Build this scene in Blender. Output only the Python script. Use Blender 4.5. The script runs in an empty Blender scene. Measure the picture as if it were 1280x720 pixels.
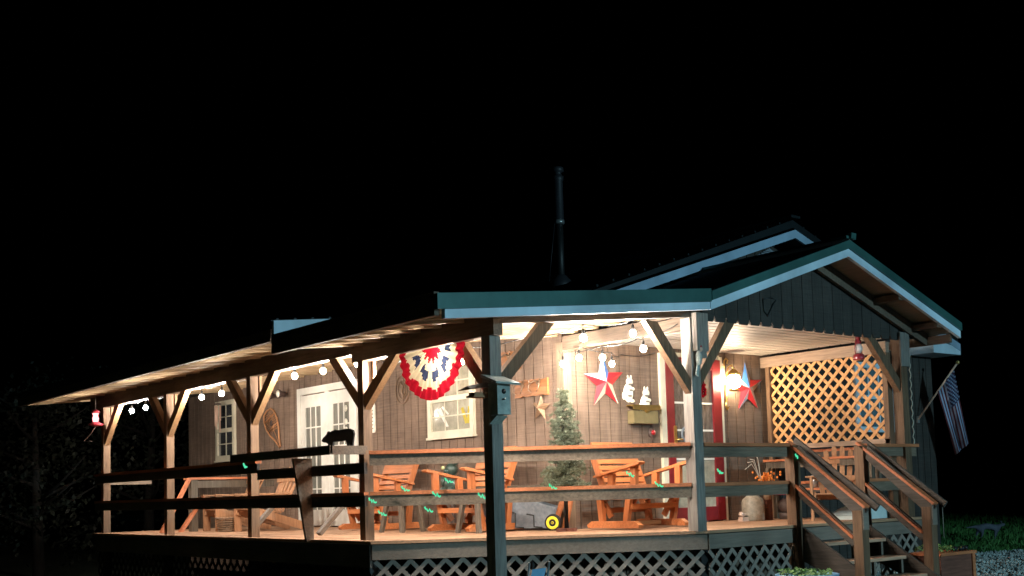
import bpy, math, random
from mathutils import Vector, Matrix, Quaternion
random.seed(7)
R=math.radians; PI=math.pi
sc=bpy.context.scene; col=sc.collection
GZ=-1.05      # ground level; the deck floor is z = 0

# ------------------------------------------------------------------ materials
def cloth(name,c):
    m=bpy.data.materials.new(name); m.use_nodes=True; nt=m.node_tree; nt.nodes.clear(); N=nt.nodes
    tc=N.new('ShaderNodeTexCoord'); n=N.new('ShaderNodeTexNoise'); n.inputs['Scale'].default_value=14; nt.links.new(tc.outputs['Object'],n.inputs[0])
    rp=N.new('ShaderNodeValToRGB'); rp.color_ramp.elements[0].color=(*[x*.7 for x in c],1); rp.color_ramp.elements[1].color=(*c,1); nt.links.new(n.outputs[0],rp.inputs[0])
    d=N.new('ShaderNodeBsdfDiffuse'); t=N.new('ShaderNodeBsdfTranslucent'); x=N.new('ShaderNodeMixShader'); x.inputs[0].default_value=.4
    nt.links.new(rp.outputs[0],d.inputs[0]); nt.links.new(rp.outputs[0],t.inputs[0]); nt.links.new(d.outputs[0],x.inputs[1]); nt.links.new(t.outputs[0],x.inputs[2])
    o=N.new('ShaderNodeOutputMaterial'); nt.links.new(x.outputs[0],o.inputs[0]); return m
def new_mat(name):
    m=bpy.data.materials.new(name); m.use_nodes=True
    nt=m.node_tree; b=nt.nodes['Principled BSDF']; return m,nt,b
def noisy(name,c1,c2,scale=(1,1,1),nscale=6.0,rough=.7,bump=.15,detail=6,metal=0,grain=None,spec=.3,coat=0,dirt=None):
    """two-tone noise material in object space; scale stretches the noise into grain"""
    m,nt,b=new_mat(name); N=nt.nodes; L=nt.links
    tc=N.new('ShaderNodeTexCoord'); mp=N.new('ShaderNodeMapping'); mp.inputs['Scale'].default_value=scale
    L.new(tc.outputs['Object'],mp.inputs['Vector'])
    n=N.new('ShaderNodeTexNoise'); n.inputs['Scale'].default_value=nscale; n.inputs['Detail'].default_value=detail; n.inputs['Roughness'].default_value=.62
    L.new(mp.outputs[0],n.inputs['Vector'])
    r=N.new('ShaderNodeValToRGB'); r.color_ramp.elements[0].position=.3; r.color_ramp.elements[1].position=.7
    r.color_ramp.elements[0].color=(*c1,1); r.color_ramp.elements[1].color=(*c2,1)
    L.new(n.outputs['Fac'],r.inputs[0]); out=r.outputs[0]
    n2=N.new('ShaderNodeTexNoise'); n2.inputs['Scale'].default_value=1.3; n2.inputs['Detail'].default_value=3
    L.new(tc.outputs['Object'],n2.inputs['Vector'])
    mr=N.new('ShaderNodeMapRange'); mr.inputs[1].default_value=.3; mr.inputs[2].default_value=.7; mr.inputs[3].default_value=.68; mr.inputs[4].default_value=1.2
    L.new(n2.outputs['Fac'],mr.inputs[0])
    mx=N.new('ShaderNodeMix'); mx.data_type='RGBA'; mx.blend_type='MULTIPLY'; mx.inputs[0].default_value=1
    L.new(out,mx.inputs[6]); L.new(mr.outputs[0],mx.inputs[7]); L.new(mx.outputs[2],b.inputs['Base Color'])
    b.inputs['Roughness'].default_value=rough; b.inputs['Metallic'].default_value=metal
    b.inputs['Specular IOR Level'].default_value=spec; b.inputs['Coat Weight'].default_value=coat
    if bump:
        bp=N.new('ShaderNodeBump'); bp.inputs['Strength'].default_value=bump; bp.inputs['Distance'].default_value=.01
        L.new(n.outputs['Fac'],bp.inputs['Height']); L.new(bp.outputs[0],b.inputs['Normal'])
    return m
def plain(name,c,rough=.5,metal=0,spec=.4,coat=0,emit=None,es=0,var=.12):
    m=noisy(name,tuple(x*(1-var) for x in c),tuple(min(1,x*(1+var)) for x in c),nscale=9,rough=rough,bump=.05,metal=metal,spec=spec,coat=coat)
    if emit:
        b=m.node_tree.nodes['Principled BSDF']; b.inputs['Emission Color'].default_value=(*emit,1); b.inputs['Emission Strength'].default_value=es
    return m
def glow(name,c,s):
    m=bpy.data.materials.new(name); m.use_nodes=True; nt=m.node_tree; nt.nodes.clear()
    e=nt.nodes.new('ShaderNodeEmission'); e.inputs[0].default_value=(*c,1); e.inputs[1].default_value=s
    o=nt.nodes.new('ShaderNodeOutputMaterial'); nt.links.new(e.outputs[0],o.inputs[0]); return m
def wood(name,c,stretch='x',rough=.65,dark=.55,bump=.45,nscale=3.0):
    dark=dark*.85
    s={'x':(1,14,14),'y':(14,1,14),'z':(14,14,1)}[stretch]
    return noisy(name,tuple(x*dark for x in c),c,scale=s,nscale=nscale,rough=rough,bump=bump)
def siding_mat(name,c,axis):
    """rough sawn panel siding: vertical grain, fine horizontal saw marks, each board its own tone"""
    m=noisy(name,tuple(x*.74 for x in c),c,scale=(9,9,1.2),nscale=3.5,rough=.85,bump=.35)
    nt=m.node_tree; N=nt.nodes; L=nt.links; b=N['Principled BSDF']
    tc=[n for n in N if n.type=='TEX_COORD'][0]
    w=N.new('ShaderNodeTexNoise'); w.inputs['Scale'].default_value=5
    mp=N.new('ShaderNodeMapping'); mp.inputs['Scale'].default_value=(.6,.6,16); L.new(tc.outputs['Object'],mp.inputs['Vector']); L.new(mp.outputs[0],w.inputs['Vector'])
    sep=N.new('ShaderNodeSeparateXYZ'); L.new(tc.outputs['Object'],sep.inputs[0])
    mu=N.new('ShaderNodeMath'); mu.operation='MULTIPLY'; mu.inputs[1].default_value=1/.203; L.new(sep.outputs[axis],mu.inputs[0])
    fl=N.new('ShaderNodeMath'); fl.operation='FLOOR'; L.new(mu.outputs[0],fl.inputs[0])
    wn=N.new('ShaderNodeTexWhiteNoise'); wn.noise_dimensions='1D'; L.new(fl.outputs[0],wn.inputs['W'])
    a=N.new('ShaderNodeMapRange'); a.inputs[1].default_value=.25; a.inputs[2].default_value=.75; a.inputs[3].default_value=.74; a.inputs[4].default_value=1.12; L.new(w.outputs['Fac'],a.inputs[0])
    a2=N.new('ShaderNodeMapRange'); a2.inputs[3].default_value=.86; a2.inputs[4].default_value=1.1; L.new(wn.outputs['Value'],a2.inputs[0])
    mm=N.new('ShaderNodeMath'); mm.operation='MULTIPLY'; L.new(a.outputs[0],mm.inputs[0]); L.new(a2.outputs[0],mm.inputs[1])
    old=b.inputs['Base Color'].links[0].from_socket
    mx=N.new('ShaderNodeMix'); mx.data_type='RGBA'; mx.blend_type='MULTIPLY'; mx.inputs[0].default_value=1
    L.new(old,mx.inputs[6]); L.new(mm.outputs[0],mx.inputs[7]); L.new(mx.outputs[2],b.inputs['Base Color'])
    return m

M={}
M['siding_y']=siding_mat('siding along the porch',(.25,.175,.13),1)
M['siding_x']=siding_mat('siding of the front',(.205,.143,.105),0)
M['siding_dark']=siding_mat('darker grey siding',(.06,.052,.046),0)  # darker and greyer than the siding under the porch
M['gap']=plain('groove shadow',(.02,.014,.01),.95)
M['post']=wood('stained post',(.2,.118,.068),'z')
M['beam']=wood('stained beam',(.17,.12,.085),'y')
M['beam_x']=wood('stained header',(.17,.14,.115),'x')
M['pine_x']=wood('bare pine rafter',(.6,.42,.24),'x',dark=.7)
M['pine_y']=wood('shade toned pine sheathing',(.2,.13,.08),'y',dark=.5)  # scant light under the roof is put into this dark tone
M['header']=wood('screen header board',(.36,.26,.19),'y',dark=.75)
M['pine_z']=wood('bare pine brace',(.28,.16,.08),'z',dark=.7)
M['soffit']=wood('weathered plywood',(.3,.26,.19),'y',dark=.8)
M['deck']=wood('deck boards',(.52,.3,.18),'y',rough=.55,dark=.72)
M['deck_x']=wood('deck border board',(.55,.31,.18),'x',rough=.55,dark=.72)
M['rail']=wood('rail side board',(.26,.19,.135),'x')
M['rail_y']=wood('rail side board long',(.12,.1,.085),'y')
M['tread']=wood('lightened stair tread',(.75,.45,.3),'x',rough=.5,dark=.7)  # tone lightened to make up for the little light on the steps
M['cap']=wood('red stained rail cap',(.66,.22,.095),'x',rough=.45,dark=.7)
M['orange']=wood('orange cedar stain',(.6,.205,.07),'x',rough=.45,dark=.72)
M['orange_z']=wood('orange cedar stain upright',(.55,.18,.062),'z',rough=.45,dark=.72)
M['skirt']=wood('grey fascia board',(.25,.2,.16),'x',dark=.8)
M['skirt_lat']=plain('grey lattice slat',(.27,.225,.19),.8)
M['lat']=wood('honey lattice slat',(.62,.34,.145),'z',dark=.78)
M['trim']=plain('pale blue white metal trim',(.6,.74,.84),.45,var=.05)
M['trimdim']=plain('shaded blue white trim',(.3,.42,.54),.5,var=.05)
M['green']=plain('dark green metal edge',(.045,.13,.12),.4,metal=.3,var=.08)
M['roof']=plain('dark green metal roof',(.007,.011,.013),.5,metal=.2)
M['blueish']=wood('sawn corner post',(.3,.27,.24),'z')
M['vinyl']=plain('white vinyl soffit',(.7,.66,.6),.5,var=.04)
M['gapgrey']=plain('soffit groove',(.12,.1,.08),.9)
M['cream']=plain('cream painted trim',(.68,.63,.48),.45,var=.05)
M['corner']=wood('tan corner board',(.26,.19,.13),'z')
M['white']=plain('white paint',(.84,.82,.74),.45,var=.04)
M['pane']=plain('pane over cream curtain',(.42,.4,.31),.08,spec=.8,coat=1,var=.25)
M['pane_door']=noisy('door glass over striped curtain',(.12,.13,.12),(.4,.39,.33),scale=(1,9,.6),nscale=4,rough=.1,bump=0,spec=.8,coat=1)
M['pane_dark']=plain('dark glass pane',(.05,.055,.06),.06,spec=.9,coat=1,var=.4)
M['pane_blue']=plain('blue reflecting pane',(.1,.17,.2),.1,spec=.9,coat=1,var=.4)
M['curtain']=noisy('grey brown lace behind glass',(.05,.045,.04),(.2,.18,.16),scale=(5,5,1.5),nscale=4,rough=.12,bump=.05,spec=.8,coat=1)
M['red']=plain('barn red paint',(.19,.014,.018),.4,coat=.2)
M['brass']=plain('brass',(.7,.48,.16),.3,metal=.9)
M['black']=plain('black metal',(.012,.012,.012),.5)
M['rubber']=plain('black rubber',(.02,.02,.02),.8)
M['cast']=plain('dark cast iron',(.09,.06,.05),.6)
M['tan']=wood('tan unstained slat',(.5,.25,.125),'z',dark=.7)
M['steel']=plain('galvanised steel',(.42,.43,.42),.35,metal=.7)
M['greyplastic']=noisy('mottled grey plastic',(.13,.16,.19),(.24,.27,.3),nscale=14,rough=.5,bump=.1)
M['yellow']=plain('yellow plastic hub',(.85,.75,.05),.4)
M['starred']=plain('star red enamel',(.42,.018,.025),.35,coat=.3)
M['starcream']=plain('star cream enamel',(.62,.42,.32),.35,coat=.3)
M['starblue']=plain('star blue enamel',(.05,.17,.5),.35,coat=.3)
M['starwhite']=plain('star white enamel',(.6,.57,.65),.35,coat=.3)
M['rust']=wood('rusty tin',(.32,.2,.12),'z',rough=.6)
M['slab']=wood('live edge orange slab',(.42,.17,.06),'y',rough=.4,dark=.5)
M['bone']=plain('antler',(.16,.1,.06),.5)
M['clothred']=cloth('red cloth',(.22,.005,.012))
M['clothwhite']=cloth('cream cloth',(.34,.28,.18))
M['clothnavy']=cloth('navy cloth',(.02,.025,.05))
M['flagwhite']=plain('flag white',(.22,.3,.44),.8)
M['flagdark']=plain('flag dark red',(.06,.012,.02),.8)
M['flagnavy']=plain('flag navy',(.02,.02,.06),.8)
M['teal']=noisy('pale teal weathered paint',(.26,.3,.28),(.48,.52,.48),nscale=16,rough=.7)
M['ceramic']=plain('white ceramic',(.85,.82,.7),.35)
M['ceramicdark']=plain('grey ceramic bands',(.16,.15,.13),.5)
M['needle']=noisy('fir needles',(.1,.13,.085),(.34,.38,.27),nscale=20,rough=.7,bump=0)
M['leaf']=noisy('night leaves',(.003,.004,.002),(.011,.015,.008),nscale=2,rough=.7,bump=0)  # night darkness is put into the leaf colour
M['bark']=noisy('bark',(.004,.003,.002),(.01,.008,.006),scale=(6,6,1),nscale=4,rough=.9,bump=.5)  # near black, with the darkness of the night in the colour
M['stone']=noisy('gravel stone',(.25,.3,.29),(.6,.66,.64),nscale=4,rough=.85,bump=.2)
M['grass']=noisy('grass blades',(.03,.11,.025),(.08,.22,.05),nscale=.9,rough=.7,bump=0)
M['earth']=noisy('dark lawn soil',(.012,.02,.01),(.03,.045,.02),nscale=3,rough=.95,bump=.4)
M['gravelbed']=noisy('gravel bed',(.06,.075,.07),(.32,.36,.35),nscale=40,rough=.9,bump=.8)
M['gold']=plain('mail box bronze',(.22,.18,.09),.4,metal=.3)
M['redglass']=plain('red lantern enamel',(.25,.02,.03),.3,coat=.4)
M['glass']=plain('clear lamp glass',(.75,.65,.62),.08,spec=.9,coat=1)
M['bulb']=glow('lit bulb glass',(1,.91,.8),2100)
M['bulbwarm']=glow('lit warm bulb glass',(1,.76,.48),300)
M['lamp']=glow('lit lantern bulb',(1,.76,.5),190)
M['greenlit']=glow('green laser streak glow',(.12,1,.5),.85)
M['pinklit']=glow('feeder glass with added glow',(1,.35,.35),3)
M['innerlit']=glow('yellow lit lamp seen in room',(1,.7,.12),.9)
M['darkgreen']=plain('dark green glazed',(.035,.06,.05),.3,coat=.5)
M['moon']=plain('pale yellow paint',(.6,.62,.3),.5)
M['jug']=noisy('mottled milk can',(.2,.17,.13),(.42,.36,.28),nscale=18,rough=.6,bump=.3)
M['berry']=plain('orange berries',(.85,.25,.04),.5)
M['straw']=plain('pale dry twig',(.6,.5,.4),.8)
M['pink']=plain('hot pink cloth',(.7,.03,.09),.7)
M['planterwood']=wood('reddish planter board',(.24,.09,.06),'x',dark=.6)
M['plantgreen']=plain('pale green leaves',(.18,.32,.1),.6)
M['bluetub']=plain('pale blue plastic',(.2,.45,.7),.4)
M['whiteplastic']=plain('white plastic',(.5,.6,.6),.5)
M['grey']=wood('grey brown table wood',(.16,.125,.09),'z')
M['ghost']=plain('grey resin',(.1,.11,.14),.8)
M['pipe']=plain('stove pipe steel',(.03,.03,.035),.5,metal=.2)
M['snow']=wood('varnished bent ash',(.62,.3,.14),'z')

# ------------------------------------------------------------------ mesh tools
def wloc(o):
    v=Vector((0,0,0))
    while o is not None: v+=Vector(o.location); o=o.parent
    return v
class MB:
    def __init__(s): s.v=[]; s.f=[]; s.m=[]; s.cur=0; s.sm=[]; s.smooth=False
    def add(s,vs,fs):
        b=len(s.v); s.v+= [tuple(x) for x in vs]
        for f in fs: s.f.append([b+i for i in f]); s.m.append(s.cur); s.sm.append(s.smooth)
        return s
    def box(s,x0,x1,y0,y1,z0,z1):
        vs=[(x,y,z) for x in (x0,x1) for y in (y0,y1) for z in (z0,z1)]
        return s.add(vs,[(0,1,3,2),(4,6,7,5),(0,4,5,1),(2,3,7,6),(0,2,6,4),(1,5,7,3)])
    def cbox(s,c,d): return s.box(c[0]-d[0]/2,c[0]+d[0]/2,c[1]-d[1]/2,c[1]+d[1]/2,c[2]-d[2]/2,c[2]+d[2]/2)
    def bar(s,p0,p1,w,h,up=(0,0,1)):
        """box from p0 to p1; w = width across, h = depth along up"""
        p0=Vector(p0); p1=Vector(p1); d=(p1-p0).normalized(); u=Vector(up); sd=d.cross(u)
        if sd.length<1e-5: sd=d.cross(Vector((1,0,0)))
        sd.normalize(); u=sd.cross(d).normalized()
        vs=[p+sd*(a*w/2)+u*(b*h/2) for p in (p0,p1) for a in (-1,1) for b in (-1,1)]
        return s.add(vs,[(0,1,3,2),(4,6,7,5),(0,4,5,1),(2,3,7,6),(0,2,6,4),(1,5,7,3)])
    def tube(s,pts,r,n=8,closed=False,taper=None):
        pts=[Vector(p) for p in pts]; k=len(pts); vs=[]; prev=None
        for i,p in enumerate(pts):
            a=pts[(i-1)%k] if (closed or i>0) else p; b=pts[(i+1)%k] if (closed or i<k-1) else p
            d=(b-a).normalized() if (b-a).length>1e-9 else Vector((0,0,1))
            if prev is None:
                x=d.cross(Vector((0,0,1)));
                if x.length<1e-3: x=d.cross(Vector((1,0,0)))
            else: x=prev-d*prev.dot(d)
            x.normalize(); prev=x; y=d.cross(x)
            rr=r if taper is None else r*taper[i]
            vs+=[p+(x*math.cos(2*PI*j/n)+y*math.sin(2*PI*j/n))*rr for j in range(n)]
        fs=[]
        for i in range(k if closed else k-1):
            for j in range(n):
                a=i*n+j; b=i*n+(j+1)%n; c=((i+1)%k)*n+(j+1)%n; d=((i+1)%k)*n+j; fs.append((a,b,c,d))
        if not closed: fs.append(tuple(range(n))[::-1]); fs.append(tuple((k-1)*n+j for j in range(n)))
        o=s.smooth; s.smooth=True; s.add(vs,fs); s.smooth=o; return s
    def lathe(s,prof,c=(0,0,0),n=20,axis='z'):
        vs=[]; fs=[]
        for r,h in prof:
            for j in range(n):
                a=2*PI*j/n; q=(r*math.cos(a),r*math.sin(a),h)
                if axis=='y': q=(q[0],q[2],q[1])
                if axis=='x': q=(q[2],q[0],q[1])
                vs.append((c[0]+q[0],c[1]+q[1],c[2]+q[2]))
        k=len(prof)
        for i in range(k-1):
            for j in range(n): fs.append((i*n+j,i*n+(j+1)%n,(i+1)*n+(j+1)%n,(i+1)*n+j))
        fs.append(tuple(range(n))[::-1]); fs.append(tuple((k-1)*n+j for j in range(n)))
        o=s.smooth; s.smooth=True; s.add(vs,fs); s.smooth=o; return s
    def ball(s,c,r,n=14,sq=(1,1,1)):
        k=n//2; pr=[(max(1e-4,r*math.sin(PI*i/k)),-r*math.cos(PI*i/k)) for i in range(k+1)]
        vs=[];fs=[]
        for rr,h in pr:
            for j in range(n):
                a=2*PI*j/n; vs.append((c[0]+rr*math.cos(a)*sq[0],c[1]+rr*math.sin(a)*sq[1],c[2]+h*sq[2]))
        for i in range(k):
            for j in range(n): fs.append((i*n+j,i*n+(j+1)%n,(i+1)*n+(j+1)%n,(i+1)*n+j))
        o=s.smooth; s.smooth=True; s.add(vs,fs); s.smooth=o; return s
    def prism(s,pts,t,to3):
        """2-D outline pts extruded by t; to3(a,b,d) gives the 3-D point"""
        n=len(pts); vs=[to3(a,b,0) for a,b in pts]+[to3(a,b,t) for a,b in pts]
        return s.add(vs,[tuple(range(n)),tuple(range(2*n-1,n-1,-1))]+[(i,(i+1)%n,n+(i+1)%n,n+i) for i in range(n)])
    def build(s,name,mat,parent=None,world=False,loc=None):
        me=bpy.data.meshes.new(name); off=wloc(parent) if (world and parent) else Vector((0,0,0))
        if loc is not None: off=Vector(loc)
        me.from_pydata([tuple(Vector(v)-off) for v in s.v],[],s.f)
        mats=mat if isinstance(mat,(list,tuple)) else [mat]
        for m in mats: me.materials.append(m)
        me.polygons.foreach_set('material_index',s.m); me.polygons.foreach_set('use_smooth',s.sm); me.update()
        o=bpy.data.objects.new(name,me); col.objects.link(o)
        if parent: o.parent=parent
        if loc is not None: o.location=loc
        return o
def fixn(o):
    import bmesh
    b=bmesh.new(); b.from_mesh(o.data); bmesh.ops.recalc_face_normals(b,faces=b.faces); b.to_mesh(o.data); b.free(); return o
def tag(o,label=None,cat=None,group=None,kind=None):
    if label: o['label']=label
    if cat: o['category']=cat
    if group: o['group']=group
    if kind: o['kind']=kind
    return o
def thing(name,label,cat,loc=(0,0,0),rz=0,group=None):
    o=bpy.data.objects.new(name,None); o.empty_display_size=.1; col.objects.link(o); o.location=loc; o.rotation_euler=(0,0,rz)
    return tag(o,label,cat,group)
def copy_tree(o,parent=None,kids=None):
    kids=kids or {}
    c=o.copy(); col.objects.link(c)
    if parent: c.parent=parent
    for ch in [x for x in col.objects if x.parent==o]: copy_tree(ch,c)
    return c
XZ=lambda y0: (lambda a,b,d:(a,y0+d,b))     # outline in a wall that faces the front
YZ=lambda x0: (lambda a,b,d:(x0+d,a,b))     # outline in a wall that faces left

# ------------------------------------------------------------------ ground
g=MB()
n=40; xs=[-60+i*(200/n) for i in range(n+1)]; ys=[-45+i*(185/n) for i in range(n+1)]
g.v=[(x,y,GZ+random.uniform(-.03,.03)-.0) for x in xs for y in ys]
for i in range(n):
    for j in range(n):
        a=i*(n+1)+j; g.f.append([a,a+n+1,a+n+2,a+1]); g.m.append(0); g.sm.append(True)
g.build('ground',M['earth']); tag(bpy.data.objects['ground'],kind='structure')
gp=MB()
path=[(-14,-40),(30,-40),(30,-14),(22,-3.2),(15.5,-.05),(13.2,.75),(12.2,1.0),(10.2,1.6),(9.4,1.2),(9.2,-.6),(5,-2.2),(5,-5),(-14,-7)]
gp.add([(x,y,GZ+.045) for x,y in path],[tuple(range(len(path)))])
o=gp.build('gravel_drive',M['gravelbed']); tag(o,kind='structure')
st=MB(); rnd=random.Random(3)
for i in range(9000):
    x=rnd.uniform(5.2,15.4); y=rnd.uniform(-5.5,1.45)
    if y>1.6-.26*max(0,x-10)-(0 if x>10 else .6): continue
    r=rnd.uniform(.018,.05); z=GZ+.045+r*.3
    k=rnd.random()*6.28; vs=[]
    for a,b in ((0,0),(1,-.2),(1,1),(1,2),(1,3),(0,9)):
        if a==0: vs.append((x,y,z+(r*.8 if b==9 else -r*.6)))
        else:
            t=k+(b)*PI/2*(1+rnd.uniform(-.15,.15)); rr=r*rnd.uniform(.7,1.2); vs.append((x+rr*math.cos(t),y+rr*math.sin(t),z+rnd.uniform(-.2,.2)*r))
    st.add(vs,[(0,2,1),(0,3,2),(0,4,3),(0,1,4),(5,1,2),(5,2,3),(5,3,4),(5,4,1)])
o=st.build('gravel',M['stone']); tag(o,'pale loose gravel beside the lawn edge right of the porch','gravel',kind='stuff')
gr=MB(); rnd=random.Random(5)
def edge(x): return .75-.33*(x-13.2) if x<15.5 else .0-.45*(x-15.5)
cnt=0
while cnt<34000:
    x=rnd.uniform(9.2,46); y=rnd.uniform(-4,22)
    if y<edge(x)+rnd.gauss(0,.08) or (x<10.0 and y<1.9): continue
    d=math.hypot(x+10.2,y+11.55)
    if rnd.random()>min(1,(24/d)**2.2): continue
    lat=(y+11.55)/(x+10.2)
    if lat<.35 or lat>1.05: continue
    h=rnd.uniform(.05,.17)*(1+.6*math.sin(x*1.7+y)*math.sin(y*2.3)); a=rnd.random()*6.28; w=rnd.uniform(.006,.016)*(1+d/60)
    lx=rnd.gauss(0,.05); ly=rnd.gauss(0,.05); dx=w*math.cos(a); dy=w*math.sin(a)
    gr.add([(x-dx,y-dy,GZ-.01),(x+dx,y+dy,GZ-.01),(x+lx*.4+dx*.6,y+ly*.4+dy*.6,GZ+h*.6),(x+lx,y+ly,GZ+h)],[(0,1,2),(0,2,3)]); cnt+=1
o=gr.build('lawn_grass',M['grass']); tag(o,'dim green lawn grass fading into the dark','grass',kind='stuff')

# ------------------------------------------------------------------ cabin
cabin=thing('cabin','brown board sided cabin with white trimmed main gable roof','house',(4.4,4.5,GZ))
def planks(mb,axis,a0,a1,z0,z1,face,holes=(),w=.203,gap=.018,t=.02,sgn=-1):
    k=math.floor(a0/w)
    while k*w<a1:
        p=max(a0,k*w+gap/2); q=min(a1,(k+1)*w-gap/2)
        if q-p>.01:
            zt1=z1(p) if callable(z1) else z1; zt2=z1(q) if callable(z1) else z1
            pts=[(p,z0),(q,z0),(q,zt2),(p,zt1)]
            mb.prism(pts,sgn*t,(YZ(face) if axis=='y' else XZ(face)))
        k+=1
w=MB(); planks(w,'y',0.0,12.3,-.9,2.75,-0.001+.0); w.cur=1; w.box(.0,.05,.02,12.3,-.9,2.75)
fixn(w.build('long_wall',[M['siding_y'],M['gap']],cabin,True))
w=MB(); planks(w,'x',0.0,4.3,-.9,2.72,0.0); w.cur=1; w.box(.02,4.3,.0,.04,-.9,2.72)
fixn(w.build('front_wall',[M['siding_x'],M['gap']],cabin,True))
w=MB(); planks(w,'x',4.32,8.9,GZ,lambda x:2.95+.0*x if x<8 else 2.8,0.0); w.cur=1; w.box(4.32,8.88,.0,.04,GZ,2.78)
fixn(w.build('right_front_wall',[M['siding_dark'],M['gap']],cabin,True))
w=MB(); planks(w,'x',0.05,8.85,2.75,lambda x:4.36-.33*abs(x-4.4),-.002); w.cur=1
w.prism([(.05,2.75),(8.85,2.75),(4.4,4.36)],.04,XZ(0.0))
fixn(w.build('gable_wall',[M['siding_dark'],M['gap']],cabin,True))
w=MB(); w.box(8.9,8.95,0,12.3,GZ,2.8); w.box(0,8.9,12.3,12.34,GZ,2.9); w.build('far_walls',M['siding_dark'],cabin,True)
w=MB(); w.box(-.045,-.022,-.045,.1,-.9,2.5); w.box(-.022,.1,-.045,-.022,-.9,2.5); w.build('corner_board',M['corner'],cabin,True)
# main roof: ridge along y at x = 4.4
w=MB(); T=.12
for s in (-1,1):
    xe=4.4+s*4.62; ze=4.5-.33*4.62
    w.add([(4.4,-.52,4.50),(xe,-.52,ze),(xe,12.8,ze),(4.4,12.8,4.50),(4.4,-.52,4.62),(xe,-.52,ze+.05),(xe,12.8,ze+.05),(4.4,12.8,4.62)],
          [(0,1,2,3),(7,6,5,4),(0,4,5,1),(1,5,6,2),(2,6,7,3)])
    k=1
    while k*.3<4.6:   # standing ribs
        x=4.4+s*k*.3; z=4.62-.34*k*.3+.01
        w.bar((x,-.5,z+.01),(x,12.7,z+.01),.03,.03); k+=1
fixn(w.build('main_roof',M['roof'],cabin,True))
w=MB()
for s in (-1,1):
    xe=4.4+s*4.62; ze=4.46-.33*4.62
    w.add([(4.4,-.56,4.33),(xe,-.56,ze-.13),(xe,-.56,ze),(4.4,-.56,4.46),(4.4,-.523,4.33),(xe,-.523,ze-.13),(xe,-.523,ze),(4.4,-.523,4.46)],[(0,1,2,3),(7,6,5,4),(0,4,5,1),(3,2,6,7),(1,5,6,2)])
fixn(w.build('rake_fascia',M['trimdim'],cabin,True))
w=MB(); w.bar((4.4,-.58,4.66),(4.4,12.8,4.66),.22,.04); w.build('ridge_cap',M['roof'],cabin,True)
w=MB(); w.prism([(8.15,2.74),(9.0,2.74),(9.0,2.86),(8.15,2.98)],.5,XZ(-.55)); w.box(9.0,9.03,-.55,12.6,2.74,2.88); fixn(w.build('eave_return',M['trim'],cabin,True))
w=MB(); w.prism([(4.05,4.1),(4.75,4.1),(4.4,4.26)],-.02,XZ(-.03)); 
for k in range(4): w.bar((4.1+k*.05,-.07,4.115+k*.03),(4.7-k*.05,-.07,4.115+k*.03),.02,.015)
fixn(w.build('gable_vent',M['greyplastic'],cabin,True))
# windows
def window_y(y0,y1,z0,z1,pane,cols,rows,fw=.09):
    f=MB()
    f.box(-.075,-.024,y0,y0+fw,z0,z1); f.box(-.075,-.024,y1-fw,y1,z0,z1); f.box(-.078,-.024,y0+fw,y1-fw,z0,z0+fw); f.box(-.078,-.024,y0+fw,y1-fw,z1-fw,z1)
    f.box(-.095,-.024,y0-.02,y1+.02,z0-.035,z0-.002)
    fr=f.build('window',M['cream'],cabin,True)
    zm=(z0+z1)/2
    m=MB(); m.box(-.068,-.045,y0+fw,y1-fw,zm-.04,zm+.04); m.build('meeting_rail',M['cream'],fr,True)
    ya,yb=y0+fw,y1-fw
    for a,b in ((z0+fw,zm-.04),(zm+.04,z1-fw)):
        p=MB(); p.box(-.036,-.026,ya,yb,a,b); p.build('pane',pane,fr,True)
        q=MB()
        for i in range(1,cols): y=ya+(yb-ya)*i/cols; q.box(-.046,-.037,y-.009,y+.009,a,b)
        for i in range(1,rows): z=a+(b-a)*i/rows; q.box(-.049,-.037,ya,yb,z-.009,z+.009)
        q.build('muntin',M['cream'],fr,True)
    return fr
tag(window_y(1.95,3.13,1.38,2.52,M['pane'],3,2),'wide cream framed window behind the bunting')
tag(window_y(9.95,10.83,1.33,2.54,M['pane_dark'],2,2),'narrow cream framed window at the far end of the long wall')
# things glimpsed through the wide window: a lamp with yellow shade and fan blades
w=MB(); w.prism([(2.12,1.55),(2.2,1.55),(2.3,1.78),(2.24,1.8)],-.003,YZ(-.037)); w.prism([(2.1,1.55),(2.16,1.55),(2.12,1.8),(2.06,1.8)],-.003,YZ(-.037))
w.build('lit_lamp_in_room',M['innerlit'],cabin,True)
w=MB(); w.prism([(2.62,1.53),(2.68,1.53),(2.9,1.8),(2.82,1.83)],-.003,YZ(-.037)); w.prism([(2.6,1.72),(2.64,1.71),(2.8,1.83),(2.76,1.85)],-.003,YZ(-.037)); w.build('fan_blade_in_room',M['white'],cabin,True)
# front window behind the lattice
f=MB()
for b in ((6.5,6.6,1.36,2.55),(7.5,7.6,1.36,2.55)): f.box(b[0],b[1],-.07,-.022,b[2],b[3])
f.box(6.6,7.5,-.075,-.022,1.36,1.45); f.box(6.6,7.5,-.075,-.022,2.46,2.55); f.box(6.6,7.5,-.065,-.03,1.93,1.99)
fr=f.build('window',M['trim'],cabin,True); tag(fr,'blue lit window seen through the lattice')
p=MB(); p.box(6.6,7.5,-.034,-.024,1.45,1.93); p.box(6.6,7.5,-.034,-.024,1.99,2.46); p.build('pane',M['pane_blue'],fr,True)
q=MB()
for i in (1,2):
    x=6.6+.3*i; q=MB(); q.box(x-.012,x+.012,-.045,-.035,1.45,1.93); q.build('muntin',M['trim'],fr,True); q=MB(); q.box(x-.012,x+.012,-.045,-.035,1.99,2.46); q.build('muntin',M['trim'],fr,True)
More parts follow.
